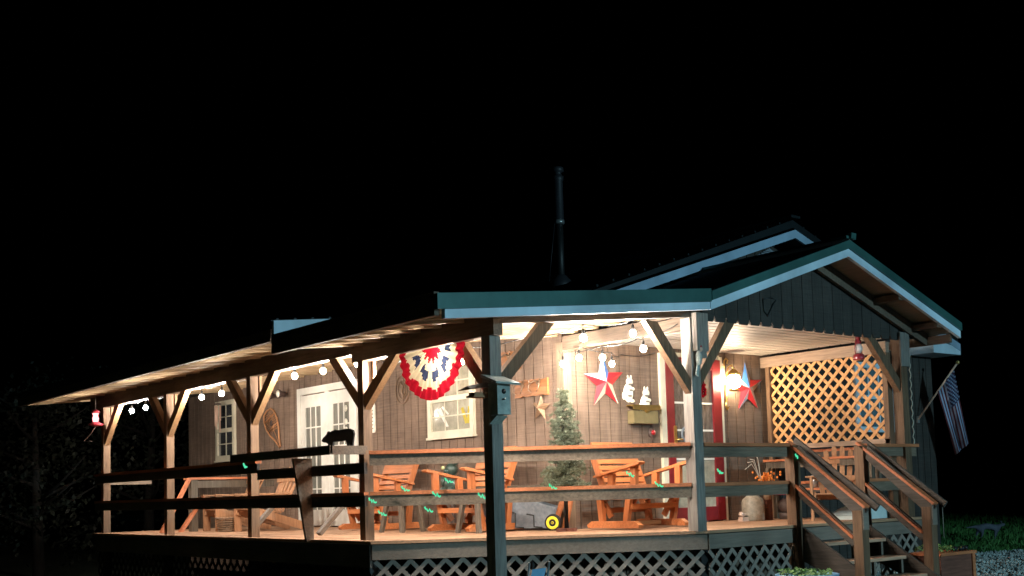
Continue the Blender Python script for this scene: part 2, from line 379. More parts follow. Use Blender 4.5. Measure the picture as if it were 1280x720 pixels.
# french doors on the long wall
fd=MB(); fd.box(-.07,-.022,5.24,5.36,0,2.5); fd.box(-.07,-.022,7.2,7.32,0,2.5); fd.box(-.073,-.022,5.36,7.2,2.38,2.5); fd.box(-.05,-.022,6.22,6.34,0,2.38)
fdo=fd.build('french_door_frame',M['white'],cabin,True)
for y0,y1,odd in ((5.36,6.22,1),(6.34,7.2,0)):
    d=MB(); s_=.15
    d.box(-.05,-.025,y0+.005,y0+s_,.02,2.36); d.box(-.05,-.025,y1-s_,y1-.005,.02,2.36); d.box(-.049,-.025,y0+s_,y1-s_,.02,.3); d.box(-.049,-.025,y0+s_,y1-s_,2.14,2.36)
    do=d.build('door_leaf',M['white'],fdo,True)
    p=MB(); p.box(-.034,-.028,y0+s_,y1-s_,.3,2.14); p.build('pane',M['pane_door'],do,True)
    q=MB(); a,b=y0+s_,y1-s_
    for i in (1,2): y=a+(b-a)*i/3; q.box(-.047,-.036,y-.012,y+.012,.3,2.14)
    for i in range(1,5): z=.3+1.84*i/5; q.box(-.046,-.0355,a,b,z-.012,z+.012)
    q.build('muntin',M['white'],do,True)
    h=MB(); yy=(y0+.07) if not odd else (y1-.07); h.lathe([(.03,0),(.03,-.01),(.012,-.012),(.012,-.04),(.03,-.05),(.03,-.07),(.005,-.08)],(-.05,yy,1.0),12,'x'); h.build('handle',M['brass'],do,True)
# decals on the near leaf glass: small round stickers
for z in (2.03,1.8,1.66):
    w=MB(); w.lathe([(.055,0),(.055,-.006)],(-.048,5.62,z),16,'x'); w.build('round_sticker',M['ceramic'],fdo,True)
# red storm door on the front wall
f=MB(); f.box(1.78,1.88,-.07,-.022,0,2.45); f.box(3.06,3.12,-.07,-.022,0,2.45); f.box(1.88,3.06,-.068,-.022,2.41,2.47)
f.build('door_casing',M['cream'],cabin,True)
d=MB(); d.box(1.885,2.03,-.085,-.04,.02,2.4); d.box(2.88,3.055,-.085,-.04,.02,2.4); d.box(2.03,2.88,-.083,-.04,.02,.22); d.box(2.03,2.88,-.083,-.04,2.24,2.4)
rd=d.build('red_door',M['red'],cabin,True)
p=MB(); p.box(2.03,2.88,-.05,-.035,.22,.9); p.build('lower_panel',M['pane'],rd,True)
p=MB(); p.box(2.03,2.88,-.05,-.035,.9,2.24); p.build('pane',M['curtain'],rd,True)
q=MB()
for i in (1,2): x=2.03+.85*i/3; q.box(x-.014,x+.014,-.064,-.051,.24,2.22)
for z in (.92,1.34,1.74): q.box(2.04,2.87,-.062,-.0515,z-.014,z+.014)
q.build('muntin',M['white'],rd,True)
h=MB(); h.box(2.0,2.05,-.1,-.086,1.1,1.4); h.tube([(2.025,-.1,1.2),(2.025,-.15,1.2),(2.11,-.15,1.2)],.012); h.build('handle',M['brass'],rd,True)
w=MB(); w.tube([(2.28+.1*math.cos(a*PI/10),-.07,1.28+.1*math.sin(a*PI/10)) for a in range(20)],.02,6,True); w.build('door_wreath',M['greyplastic'],rd,True)
w=MB(); rr=random.Random(4)
for i in range(60):
    a=rr.random()*6.28; q_=.03+.09*rr.random(); w.ball((2.62+q_*math.cos(a),-.075,1.98+q_*1.5*math.sin(a)),.022,6)
w.build('berry_swag',M['clothred'],rd,True)
# stove pipe
c=MB(); cx,cy=1.95,2.2
c.lathe([(.06,3.7),(.06,4.85)],(cx,cy,0),18); pp_=c.build('chimney',M['black'],cabin,True)
c=MB(); c.lathe([(.2,3.66),(.17,3.86),(.09,3.95),(.07,3.97)],(cx,cy,0),18); c.build('flashing',M['pipe'],pp_,True)
c=MB(); c.lathe([(.06,4.85),(.075,4.86),(.075,5.5),(.09,5.52),(.09,5.58),(.06,5.59),(.06,5.64),(.1,5.66),(.09,5.72),(.03,5.74)],(cx,cy,0),18); c.build('chimney_cap',M['pipe'],pp_,True)
c=MB(); c.lathe([(.082,4.8),(.082,4.86)],(cx,cy,0),18); c.build('band',M['steel'],pp_,True)
c=MB(); c.tube([(cx-.1,cy,4.8),(cx-.17,cy+.1,3.85)],.005,5); c.build('stay_rod',M['pipe'],pp_,True)

# ------------------------------------------------------------------ porch
porch=thing('porch','wrap around timber porch with lean-to roof and front gable','porch',(-1,1,GZ))
CX=3.2; 
def fy(x): return -.25+(x+3.2)*(-2.17/3.2)          # chamfered corner of the deck
b=MB(); x=-3.2; bw=.142; kk=0
while x<4.45:
    x1=min(x+bw-.006,4.45)
    def f0(v): return (fy(v) if v<0 else -2.42)+.13
    ye=8.9 if x1<0.02 else 0-.03
    if x<0<x1: x1=min(x1,-.001); 
    dz=random.uniform(-.002,.002)
    pts=[(x,f0(x)),(x1,f0(x1)),(x1,ye-.12 if x1<=.02 else -.03),(x,ye-.12 if x1<=.02 else -.03)]
    b.prism(pts,-.035,lambda a,c,d,dz=dz:(a,c,d+dz)); x+=bw
fixn(b.build('deck_floor',M['deck'],porch,True))
b=MB()
b.prism([(-3.24,8.94),(-3.24,-.27),(-3.2+.09,-.27),(-3.2+.09,8.94)],-.035,lambda a,c,d:(a,c,d+.006))
b.prism([(-3.24,-.28),(0.0,-2.46),(0.0,-2.46+.125),(-3.13,-.24)],-.035,lambda a,c,d:(a,c,d+.006))
b.prism([(0.003,-2.46),(4.48,-2.46),(4.48,-2.46+.125),(.003,-2.46+.125)],-.035,lambda a,c,d:(a,c,d+.006))
b.box(-3.2,0,8.8,8.94,-.03,.004)
fixn(b.build('deck_border',M['deck_x'],porch,True))
b=MB(); b.prism([(-3.1,8.8),(-3.1,-.2),(0,-2.3),(4.4,-2.3),(4.4,-.05),(.0,-.05),(0,8.8)],-.02,lambda a,c,d:(a,c,d-.05)); fixn(b.build('deck_underlay',M['black'],porch,True))
b=MB(); A=Vector((-3.2,-.24,0)); B=Vector((0,-2.42,0))
b.bar(A+Vector((0,0,-.125)),B+Vector((0,0,-.125)),.03,.17); fixn(b.build('skirt_board',M['skirt'],porch,True))
b=MB(); b.box(.01,4.45,-2.44,-2.41,-.21,-.04); b.build('skirt_board',M['skirt'],porch,True)
b=MB(); b.box(-3.22,-3.19,-.22,8.9,-.3,-.04); b.build('skirt_board',M['rail_y'],porch,True)
b=MB(); b.box(4.42,4.45,-2.4,0,-.21,-.04); b.build('skirt_board',M['skirt'],porch,True)
def clipseg(p,d,w,h):
    t0,t1=-1e9,1e9
    for k,(lo,hi) in enumerate(((0,w),(0,h))):
        if abs(d[k])<1e-9: continue
        a=(lo-p[k])/d[k]; c=(hi-p[k])/d[k]; a,c=min(a,c),max(a,c); t0=max(t0,a); t1=min(t1,c)
    return (t0,t1) if t1-t0>.02 else None
def lattice(name,P0,dirv,w,h,mat,parent,pitch,sw,nrm,t=.008,frame=0):
    P0=Vector(P0); dirv=Vector(dirv).normalized(); up=Vector((0,0,1)); nrm=Vector(nrm).normalized(); m=MB()
    for s,off in ((1,t*.55),(-1,-t*.55)):
        d=(.7071,.7071*s); k=-int((w+h)/pitch)-2
        while k*pitch<w+h+pitch:
            p=(k*pitch,0 if s>0 else 0); c=clipseg(p,d,w,h)
            if c:
                a=P0+dirv*(p[0]+d[0]*c[0])+up*(p[1]+d[1]*c[0])+nrm*off; e=P0+dirv*(p[0]+d[0]*c[1])+up*(p[1]+d[1]*c[1])+nrm*off
                m.bar(a,e,t,sw,up=(up.cross(Vector(e-a)).cross(e-a)) if False else nrm.cross(e-a))
            k+=1
    o=m.build(name,mat,parent,True); return fixn(o)
ch=(B-A).normalized()
lattice('skirt_lattice',A+ch*.03+Vector((.02,.03,-1.03)),ch,3.8,.81,M['skirt_lat'],porch,.2,.047,(-.56,-.83,0))
lattice('skirt_lattice',(.05,-2.40,-1.03),(1,0,0),1.58,.81,M['skirt_lat'],porch,.2,.047,(0,-1,0))
lattice('skirt_lattice',(3.2,-2.40,-1.03),(1,0,0),1.2,.81,M['skirt_lat'],porch,.2,.047,(0,-1,0))
lattice('skirt_lattice',(-3.18,-.2,-1.03),(0,1,0),9.0,.72,M['bark'],porch,.2,.047,(-1,0,0))  # unlit side: its shade is put into the near-black slat colour
b=MB()
for x,y in ((-3.12,-.12),(-1.6,-1.2),(0.05,-2.3),(1.67,-2.3),(3.15,-2.3),(4.35,-2.3),(-3.05,3),(-3.05,6),(-3.05,8.7)):
    b=MB(); b.box(x-.06,x+.06,y-.03,y+.09,GZ,-.08); b.build('deck_pier',M['black'],porch,True)
# posts
H=.06
LX=-3.07
posts=[('P0',LX,8.74,2.2),('P1',LX,5.92,2.2),('P2',LX,3.0,2.2),('P3',LX,0.07,2.12)]
def brace(mb,p,q,w=.09,h=.1,n=(0,1,0)):
    p=Vector(p); q=Vector(q); d=(q-p); mb.bar(p,q,w,h,up=Vector(n).cross(d))
def brace_c(mb,p,q,axis,th=.085,w=.13):
    """knee brace cut plumb against the post and level against the beam"""
    (a0,z0),(a1,z1)=p,q; s=1 if a1>a0 else -1; hw=w*.72
    pts=[(a0,z0-hw),(a1,z1-0) ,(a1-s*2*hw,z1),(a0,z0+hw)]
    return pts
for i,(nm,x,y,zt) in enumerate(posts):
    m=MB(); m.box(x-H,x+H,y-H,y+H,0,zt); po=m.build('post',M['post'],porch,True)
    for s in (-1,1):
        if i==0 and s==1: continue
        m=MB(); zb=zt-.0 if not(i==3) else (2.1 if s<0 else 2.2)
        ya=y+s*H; m.prism(brace_c(None,(ya,1.62),(ya+s*.7,zb),'y'),.085,YZ(x-.043)); fixn(m.build('brace',M['pine_z'],po,True))
    if i<4:
        m=MB(); m.box(x+H+.002,x+H+.04,y-.1,y+.1,zt-.32,zt+.02); m.build('gusset_board',M['pine_z'],po,True)
# P4: corner post that stands on the ground in front of the deck corner
m=MB(); m.box(LX+.02-.07,LX+.02+.07,-2.42,-2.28,GZ,2.1); p4=m.build('post',M['blueish'],porch,True); tag(p4,'corner post standing on the ground outside the deck')
m=MB(); m.prism(brace_c(None,(-2.35+H,1.6),(-2.35+H+.55,2.09),'y'),.085,YZ(LX-.02)); fixn(m.build('brace',M['pine_z'],p4,True))
m=MB(); m.prism(brace_c(None,(LX+.1,1.62),(LX+.1+.75,2.29),'x'),.085,XZ(-2.39)); fixn(m.build('brace',M['post'],p4,True))
# P5
m=MB(); m.box(-.145,.005,-2.42,-2.27,0,2.5); p5=m.build('post',M['blueish'],porch,True)
m=MB(); m.prism(brace_c(None,(-.147,1.7),(-.85,2.42),'x'),.085,XZ(-2.39)); fixn(m.build('brace',M['post'],p5,True))
m=MB(); m.prism(brace_c(None,(.007,1.75),(.72,2.53),'x'),.085,XZ(-2.39)); fixn(m.build('brace',M['post'],p5,True))
# P6
m=MB(); m.box(4.17,4.32,-2.42,-2.27,0,2.55); p6=m.build('post',M['post'],porch,True)
m=MB(); m.prism(brace_c(None,(4.168,1.85),(3.38,2.56),'x'),.085,XZ(-2.39)); fixn(m.build('brace',M['post'],p6,True))
m=MB(); m.box(4.14,4.36,-2.45,-2.425,2.12,2.6); m.build('post_cap_board',M['blueish'],p6,True)
# beams
m=MB(); m.box(LX-H,LX+H,.25,9.35,2.2,2.43); fixn(m.build('side_beam',M['beam'],porch,True))
m=MB(); m.box(LX-H+.002,LX+H-.002,-2.5,.249,2.1,2.27); fixn(m.build('side_beam',M['beam'],porch,True))
m=MB(); m.bar((LX+.1,-2.35,2.3),(-.08,-2.35,2.58),.09,.13); fixn(m.build('front_beam',M['beam_x'],porch,True))
m=MB(); m.box(LX-.02,LX+.02,-2.5,.24,2.275,2.375); m.build('light_block_board',M['beam'],porch,True)  # added board that keeps bulb light off the near eave overhang
m=MB(); m.box(-.1,.02,-2.26,-.1,2.38,2.56); m.build('cross_beam',M['beam'],porch,True)
m=MB(); m.box(-.12,.08,-2.5,-2.425,2.1,2.55); m.box(-.05,.05,-2.49,-2.43,2.02,2.1); m.build('beam_end_block',M['blueish'],porch,True)
m=MB(); m.box(.02,4.16,-2.3,-2.25,2.56,2.72); m.build('gable_header',M['beam_x'],porch,True)
# lean-to roofs  (A near, B far and a little higher)
SL=.0975
def zA(x): return 2.2+SL*(x+4.0)
def zB(x): return 2.32+SL*(x+4.0)
def rafters(mb,zf,y0,y1,step,x1=-.03,h=.13,w=.04,x0=-4.0):
    y=y0
    while y<=y1:
        mb.add([(x0,y-w/2,zf(x0)),(x1,y-w/2,zf(x1)),(x1,y+w/2,zf(x1)),(x0,y+w/2,zf(x0)),(x0,y-w/2,zf(x0)+h),(x1,y-w/2,zf(x1)+h),(x1,y+w/2,zf(x1)+h),(x0,y+w/2,zf(x0)+h)],[(0,3,2,1),(4,5,6,7),(0,1,5,4),(1,2,6,5),(2,3,7,6),(3,0,4,7)]); y+=step
yy_=-2.75
while yy_<.36:
    m=MB(); rafters(m,zA,yy_,yy_+.01,.4); m.build('rafter',M['pine_x'],porch,True); yy_+=.405
yy_=.62
while yy_<10.3:
    m=MB(); rafters(m,zB,yy_,yy_+.01,.4); m.build('rafter',M['pine_x'],porch,True); yy_+=.5
def slab(mb,zf,x0,x1,y0,y1,z0,z1):
    mb.add([(x0,y0,zf(x0)+z0),(x1,y0,zf(x1)+z0),(x1,y1,zf(x1)+z0),(x0,y1,zf(x0)+z0),(x0,y0,zf(x0)+z1),(x1,y0,zf(x1)+z1),(x1,y1,zf(x1)+z1),(x0,y1,zf(x0)+z1)],[(0,3,2,1),(4,5,6,7),(0,1,5,4),(1,2,6,5),(2,3,7,6),(3,0,4,7)])
m=MB()
for zf,y0,y1 in ((zA,-2.86,.42),(zB,.5,10.4)):
    x=-3.99
    while x<-.1:
        slab(m,zf,x,min(x+.2,-.05),y0,y1,.13+random.uniform(0,.006),.15); x+=.215
m.build('sheathing_board',M['pine_y'],porch,True)
m=MB(); slab(m,zA,-4.1,.02,-2.9,.4,.152,.165); slab(m,zB,-4.07,.02,.46,10.5,.155,.26)
x=-4.0
while x<0:
    slab(m,zA,x,x+.03,-2.9,.4,.165,.18); slab(m,zB,x,x+.03,.46,10.5,.26,.28); x+=.23
m.build('lean_to_roof',M['roof'],porch,True)
m=MB(); m.box(-4.1,-4.04,-2.86,.4,2.17,2.395); m.build('eave_fascia',M['beam'],porch,True)
m=MB(); m.box(-4.06,-4.0,.5,10.5,2.33,2.57); m.build('eave_fascia',M['beam'],porch,True)
def fas(name,zf,x0,x1,y0,y1,a,b,mat):
    m=MB(); slab(m,zf,x0,x1,y0,y1,a,b); return m.build(name,mat,porch,True)
fas('front_fascia',lambda x:2.13+.0995*(x+4.11),-4.03,-.36,-2.93,-2.88,0,.085,M['trim'])
fas('roof_edge_trim',lambda x:2.13+.0995*(x+4.11),-4.13,-.36,-2.96,-2.90,.087,.235,M['green'])
fas('step_fascia',zB,-4.06,-.3,.41,.455,.02,.25,M['trim'])
# front gable roof
gx0,gx1,gxm=-.36,4.88,2.31; zE=2.5; zP=3.39
for s in (0,1):
    xe=gx0 if s==0 else gx1
    def q(y0,y1,z0,z1,name,mat,xi=gxm,xo=xe,par=porch):
        m=MB(); m.add([(xi,y0,zP+z0),(xo,y0,zE+z0),(xo,y1,zE+z0),(xi,y1,zP+z0),(xi,y0,zP+z1),(xo,y0,zE+z1),(xo,y1,zE+z1),(xi,y1,zP+z1)],[(0,3,2,1),(4,5,6,7),(0,1,5,4),(1,2,6,5),(2,3,7,6),(3,0,4,7)])
        return fixn(m.build(name,mat,par,True))
    q(-2.94,-2.89,0,.1,'gable_fascia',M['trim'])
    q(-2.97,-2.90,.103,.21,'roof_edge_trim',M['green'])
    q(-2.89,-.03,.11,.19,'gable_roof',M['roof'])
    q(-2.87,-2.45,.085,.105,'soffit_panel',M['soffit'])
m=MB()
for s,xe in ((-1,gx0),(1,gx1)):
    k=1
    while k*.23<(gxm-gx0):
        x=gxm+s*k*.23; z=zP+.2-(zP-zE)*k*.23/(gxm-gx0); m.bar((x,-2.88,z),(x,-.05,z),.03,.025); k+=1
m.build('roof_rib',M['roof'],porch,True)
m=MB(); m.bar((gxm,-2.99,zP+.235),(gxm,-.04,zP+.235),.2,.035); m.bar((gxm,-3.03,zP+.25),(gxm,-2.96,zP+.26),.1,.07); m.build('ridge_cap',M['green'],porch,True)
m=MB()
for xx in (3.55,4.45):
    z=zE+(zP-zE)*(gx1-xx)/(gx1-gxm)+.02; m.box(xx-.07,xx+.07,-2.88,-2.43,z-.04,z+.04)
m.bar((gxm,-2.46,zP-.02),(gx1-.1,-2.46,zE+.02),.05,.17); m.bar((gx1-.1,-2.85,zE+.0),(gx1-.1,-.1,zE+.0),.04,.12)
m.build('lookout',M['beam'],porch,True)
m=MB(); x=.1
while x<4.28:
    x1=min(x+.215,4.3); 
    zt=lambda v: min(zE+(zP-zE)*((v-gx0)/(gxm-gx0)), zE+(zP-zE)*((gx1-v)/(gx1-gxm)))+.06
    n_=x1-x; dz=random.uniform(-.004,.004)
    pts=[(x+.035,2.485+dz),(x1-.035,2.485+dz),(x1-.004,2.545),(x1-.004,zt(x1)),(x+.004,zt(x)),(x+.004,2.545)]
    if x<gxm<x1: pts.insert(4,(gxm,zt(gxm)))
    m.prism(pts,.02,XZ(-2.40+random.uniform(-.002,.002))); x=x1
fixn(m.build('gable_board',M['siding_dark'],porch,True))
m=MB(); m.prism([(.1,2.54),(4.3,2.54),(4.3,2.72),(gxm,3.4),(.1,2.68)],.01,XZ(-2.375)); fixn(m.build('gable_backing',M['black'],porch,True))
m=MB(); y=-2.24
while y<-.02: m.box(.03,4.1,y,min(y+.15,-.022),2.53,2.55); y+=.19
m.cur=1; m.box(.03,4.1,-2.24,-.022,2.552,2.56)
m.build('vinyl_ceiling',[M['vinyl'],M['gapgrey']],porch,True)
# small wrought emblem on the gable
m=MB(); m.tube([(1.22,-2.41,2.83),(1.24,-2.41,2.68),(1.3,-2.41,2.62),(1.42,-2.41,2.78),(1.5,-2.41,2.85),(1.38,-2.41,2.86),(1.22,-2.41,2.83)],.01,6); m.build('wrought_emblem',M['black'],porch,True)
# lattice screen on the right side
m=MB(); m.box(4.06,4.15,-2.26,-.03,2.33,2.49); m.build('screen_header',M['header'],porch,True)
m=MB(); m.box(4.05,4.14,-.2,-.13,.0,2.33); m.build('screen_stud',M['post'],porch,True)
m=MB(); m.box(4.05,4.168,-2.268,-2.19,.0,2.33); m.build('screen_stud',M['post'],porch,True)
m=MB(); m.box(4.05,4.15,-2.26,-.03,1.045,1.115); m.build('screen_sill',M['header'],porch,True)
lattice('lattice_screen',(4.1,-.2,1.11),(0,-1,0),2.02,1.23,M['lat'],porch,.19,.046,(-1,0,0),t=.012)
# rails
def rail(name,p,q,zc,cap=True,wy=.14,mat=None):
    p=Vector(p); q=Vector(q); u=Vector((0,0,1))
    m=MB(); m.bar(p+u*(zc-.09),q+u*(zc-.09),.04,.13); o=m.build(name,mat or M['rail'],porch,True)
    if cap:
        m=MB(); m.bar(p+u*(zc-.006),q+u*(zc-.006),wy,.042); m.build('rail_cap',M['cap'],o,True)
    return o
for z in (1.02,.55):
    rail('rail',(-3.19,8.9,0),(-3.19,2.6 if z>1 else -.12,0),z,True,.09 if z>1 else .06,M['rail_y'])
    rail('rail',(-3.17,-.17,0),(-.14,-2.33,0),z,True,.14 if z>1 else .08)
    rail('rail',(.01,-2.36,0),(1.6,-2.36,0),z-.005,True,.14 if z>1 else .08)
    rail('rail',(3.24,-2.36,0),(4.5 if z>1 else 4.4,-2.36,0),z-.005,True,.14 if z>1 else .08)
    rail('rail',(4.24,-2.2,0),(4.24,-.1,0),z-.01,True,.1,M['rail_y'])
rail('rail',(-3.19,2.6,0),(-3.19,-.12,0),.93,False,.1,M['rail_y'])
rail('rail',(-3.1,8.88,0),(-2.2,8.88,0),1.0); rail('rail',(-3.1,8.88,0),(-.1,8.88,0),.55)
# stair posts on the deck
for x in (1.67,3.15):
    m=MB(); m.box(x-.06,x+.06,-2.47,-2.33,GZ if x<2 else -.4,1.0); m.build('rail_post',M['post'],porch,True)
# counter on the long rail with leaning supports
m=MB(); m.box(-3.6,-3.12,-.05,2.55,1.05,1.1); m.box(-3.62,-3.6,-.05,2.55,1.0,1.105); ct=m.build('counter',M['beam'],porch,True); tag(ct,'dark serving counter on the long rail')
m=MB(); m.box(-3.6,-3.16,-.075,-.053,1.0,1.1); m.build('counter_end',M['beam'],ct,True)
for y in (1.12,):
    m=MB(); m.prism([(-3.29,-.02),(-3.19,-.02),(-3.2,1.0),(-3.46,1.0)],.045,XZ(y)); fixn(m.build('support',M['beam'],ct,True))
for y in (1.2,3.12):
    m=MB(); m.bar((-3.02,y+.1,.06),(-2.66,y+.1,.42),.05,.09,up=(0,1,0)); m.build('knee_brace',M['beam'],porch,True)

# ------------------------------------------------------------------ steps
steps=thing('porch_steps','wooden front steps with double sloping handrails and newel posts','steps',(2.4,-3.2,GZ))
for x,sx in ((1.67,'l'),(3.15,'r')):
    m=MB(); m.prism([(-2.46,-.02),(-2.46,-.45),(-3.75,GZ),(-3.95,GZ),(-3.95,-.98)],.045,YZ(x+(.05 if sx=='l' else -.09))); fixn(m.build('stringer',M['rail_y'],steps,True))
    m=MB(); m.box(x-.065,x+.065,-3.42,-3.29,GZ,.18); nw=m.build('newel_post',M['post'],steps,True)
    m=MB(); m.box(x-.055,x+.055,-3.435,-3.422,-.05,.24); m.build('lap_board',M['skirt'],nw,True)
    m=MB(); m.bar((x,-2.47,.93),(x,-3.42,.13),.04,.16,up=(0,0,1)); hr=m.build('handrail',M['rail_y'],steps,True)
    m=MB(); m.bar((x-.01,-2.36,1.045),(x-.01,-3.46,.215),.1,.032,up=(0,0,1)); m.build('rail_cap',M['cap'],hr,True)
    m=MB(); m.bar((x+.12,-2.36,1.07),(x+.12,-3.52,.2),.035,.085,up=(0,0,1)); m.build('grab_rail',M['rail_y'],hr,True)
    m=MB(); m.bar((x,-2.47,.45),(x,-3.28,-.2),.04,.13,up=(0,0,1)); hr=m.build('handrail',M['rail_y'],steps,True)
    m=MB(); m.bar((x-.01,-2.4,.545),(x-.01,-3.27,-.145),.09,.03,up=(0,0,1)); m.build('rail_cap',M['cap'],hr,True)
for k in range(4):
    z=-.22-.22*k; y=-2.72-.285*k
    m=MB(); m.box(1.77,3.12,y-.05,y+.1,z-.04,z); m.box(1.77,3.12,y+.107,y+.25,z-.04,z-.001); m.build('tread',M['tread'],steps,True)
    for x in (1.79,2.42,3.02): m=MB(); m.box(x,x+.04,y+.0,y+.04,z-.22,z-.042); m.build('cleat',M['skirt'],steps,True)

# ------------------------------------------------------------------ string lights
def string(name,label,pts,bulbs,mat,drop=.09):
    """pts: cable nodes; bulbs: positions of bulb centres"""
    t=thing(name,label,'string light',bulbs[0][:2]+(bulbs[0][2]+drop,))
    m=MB(); path=[]
    for a,b_ in zip(pts,pts[1:]):
        a=Vector(a); b_=Vector(b_)
        for k in range(8):
            u=k/8; p=a.lerp(b_,u); p.z-=.05*math.sin(PI*u)*min(1,(b_-a).length); path.append(p)
    path.append(Vector(pts[-1])); m.tube(path,.006,5)
    m.build('cable',M['black'],t,True)
    for p in bulbs:
        m=MB(); m.lathe([(.012,.1),(.016,.095),(.02,.05),(.02,.035)],p,10); m.tube([(p[0],p[1],p[2]+.1),(p[0],p[1],p[2]+.15)],.005,5)
        s_=m.build('socket',M['black'],t,True)
        m=MB(); m.ball(p,BR,14,(1,1,1.1)); m.build('bulb',mat,s_,True)
    return t
BR=.037
sb=[(-2.9,7.0+.75,2.1),(-2.9,6.42+.7,2.1),(-2.95,4.9,2.07),(-2.95,4.2,2.07),(-2.95,2.0,2.1),(-2.95,1.24,2.09),(-2.95,.4,2.12)]
# positions re-solved on the plane x = -2.95 below
# ------------------------------------------------------------------ string lights (continued)
sb=[(-2.9,7.94,2.09),(-2.9,7.32,2.1),(-2.9,5.06,2.09),(-2.9,4.35,2.09),(-2.9,2.1,2.13),(-2.9,1.34,2.12),(-2.9,.5,2.13)]
string('string_light','long white string light under the side beam over the rail',[(-2.9,8.6,2.3)]+[(x,y,z+.15) for x,y,z in sb]+[(-2.93,.1,2.2)],sb,M['bulb'])
sb=[(-2.9,-.11,1.94),(-2.9,-1.62,1.93),(-2.43,-2.2,2.01),(-1.64,-2.2,2.19),(-.87,-2.2,2.29)]
string('string_light','white string light around the porch corner and under the front beam',[(-2.93,.1,2.2)]+[(x,y,z+.15) for x,y,z in sb]+[(-.15,-2.2,2.53)],sb,M['bulb'])
sb=[(-.42,-.47,2.14),(-.12,-.89,2.19),(-.12,-1.62,2.22)]
string('string_light','string light along the cross beam from the house corner to the post',[(-.12,-.05,2.38)]+[(x,y,z+.15) for x,y,z in sb]+[(-.12,-2.2,2.45)],sb,M['bulb'])
sb=[(-.17,-.5,2.23),(.3,-.62,2.16)]
string('string_light','warm string light along the top of the front wall above the star',[(-.1,-.3,2.4)]+[(x,y,z+.15) for x,y,z in sb]+[(1.0,-.08,2.38),(1.7,-.06,2.44)],sb,M['bulbwarm'])

# wall lantern beside the red door
t=thing('wall_lantern','brass wall lantern with blazing lamp between red door and right star','lantern',(3.22,-.02,2.0))
m=MB(); m.lathe([(.05,0),(.05,-.02),(.02,-.03)],(3.22,-.024,2.1),12,'y'); m.tube([(3.22,-.04,2.12),(3.22,-.1,2.3),(3.22,-.17,2.33),(3.22,-.2,2.25)],.012,6); m.tube([(3.22,-.04,2.05),(3.2,-.06,1.8),(3.17,-.07,1.72),(3.2,-.06,1.66),(3.24,-.06,1.7)],.016,6); m.build('bracket',M['brass'],t,True)
m=MB(); m.lathe([(.02,2.27),(.1,2.2),(.11,2.17)],(3.22,-.2,0),8); m.build('lantern_roof',M['brass'],t,True)
m=MB(); m.lathe([(.05,1.93),(.08,1.94),(.08,1.96)],(3.22,-.2,0),8); m.build('lantern_base',M['brass'],t,True)
m=MB(); m.lathe([(.03,1.97),(.085,2.0),(.1,2.08),(.085,2.15),(.04,2.18)],(3.22,-.2,0),16); m.build('lamp_glass',M['lamp'],t,True)

# ------------------------------------------------------------------ wall decorations
def star(name,label,c,Rr,rot,depth,cols,mats,parentface='y'):
    """five pointed relief star; cols = material index for the two facets of each point"""
    m=MB(); n=10; pts=[]
    for k in range(10):
        a=PI/2+rot+k*PI/5; r=Rr if k%2==0 else Rr*.4; pts.append((r*math.cos(a),r*math.sin(a)))
    for k in range(5):
        o=pts[2*k]; l=pts[(2*k+1)%10]; r_=pts[(2*k-1)%10]
        for j,(p,q) in enumerate(((o,l),(r_,o))):
            m.cur=cols[k][j]
            if parentface=='y': vs=[(c[0],c[1]-depth,c[2]),(c[0]+p[0],c[1],c[2]+p[1]),(c[0]+q[0],c[1],c[2]+q[1])]
            else: vs=[(c[0]-depth,c[1],c[2]),(c[0],c[1]-p[0],c[2]+p[1]),(c[0],c[1]-q[0],c[2]+q[1])]
            m.add(vs,[(0,1,2)])
    o=m.build(name,mats,None,loc=c); tag(o,label,'star'); return o
SM=[M['starred'],M['starcream'],M['starblue'],M['starwhite']]
# points go counter-clockwise from the top: top, left, lower left, lower right, right ; facets (left side, right side)
star('barn_star','red cream and blue barn star left of the red door',(.69,-.05,1.99),.39,R(4),.05,[(3,2),(0,3),(1,0),(1,0),(0,0)],SM)
star('barn_star','large barn star with blue top point right of the wall lantern',(3.69,-.05,2.0),.4,R(3),.055,[(2,3),(0,3),(3,0),(1,0),(0,1)],SM)
star('rustic_star','small rusty tin star below the antler plank',(-.05,.44,1.65),.2,R(-6),.07,[(0,0)]*5,[M['rust']],'x')
def plaque_x(name,label,cat,y0,y1,z0,z1,mat,tilt=0):
    t=thing(name,label,cat,(-.03,(y0+y1)/2,z0)); return t
# antler planks
def antler_plank(label,y0,y1,z0,z1,n):
    t=thing('antler_plank',label,'antler plank',(-.03,(y0+y1)/2,z0))
    m=MB(); pts=[]; rr=random.Random(int(y0*100)); k=12
    for i in range(k+1): pts.append((y0+(y1-y0)*i/k,z0+rr.uniform(-.015,.015)))
    for i in range(k+1): pts.append((y1-(y1-y0)*i/k,z1+rr.uniform(-.015,.015)))
    m.prism(pts,-.035,YZ(-.026)); fixn(m.build('slab',M['slab'],t,True))
    for i in range(n):
        yc=y0+(y1-y0)*(i+.5)/n; zc=(z0+z1)/2+.02
        m=MB()
        for s in (-1,1):
            m.tube([(-.065,yc,zc+.04),(-.09,yc+s*.05,zc+.07),(-.15,yc+s*.11,zc+.02),(-.17,yc+s*.1,zc-.06),(-.15,yc+s*.05,zc-.1)],.013,6,taper=[1,1.1,.9,.7,.3])
            m.tube([(-.14,yc+s*.1,zc+.03),(-.16,yc+s*.13,zc+.1)],.009,5,taper=[1,.3])
        m.ball((-.065,yc,zc+.03),.035,8); m.build('antler',M['bone'],t,True)
    return t
antler_plank('long live edge plank with two pairs of antlers',.28,.98,1.83,2.05,2)
antler_plank('small square slab with antlers near the ceiling',.86,1.32,2.24,2.5,1)
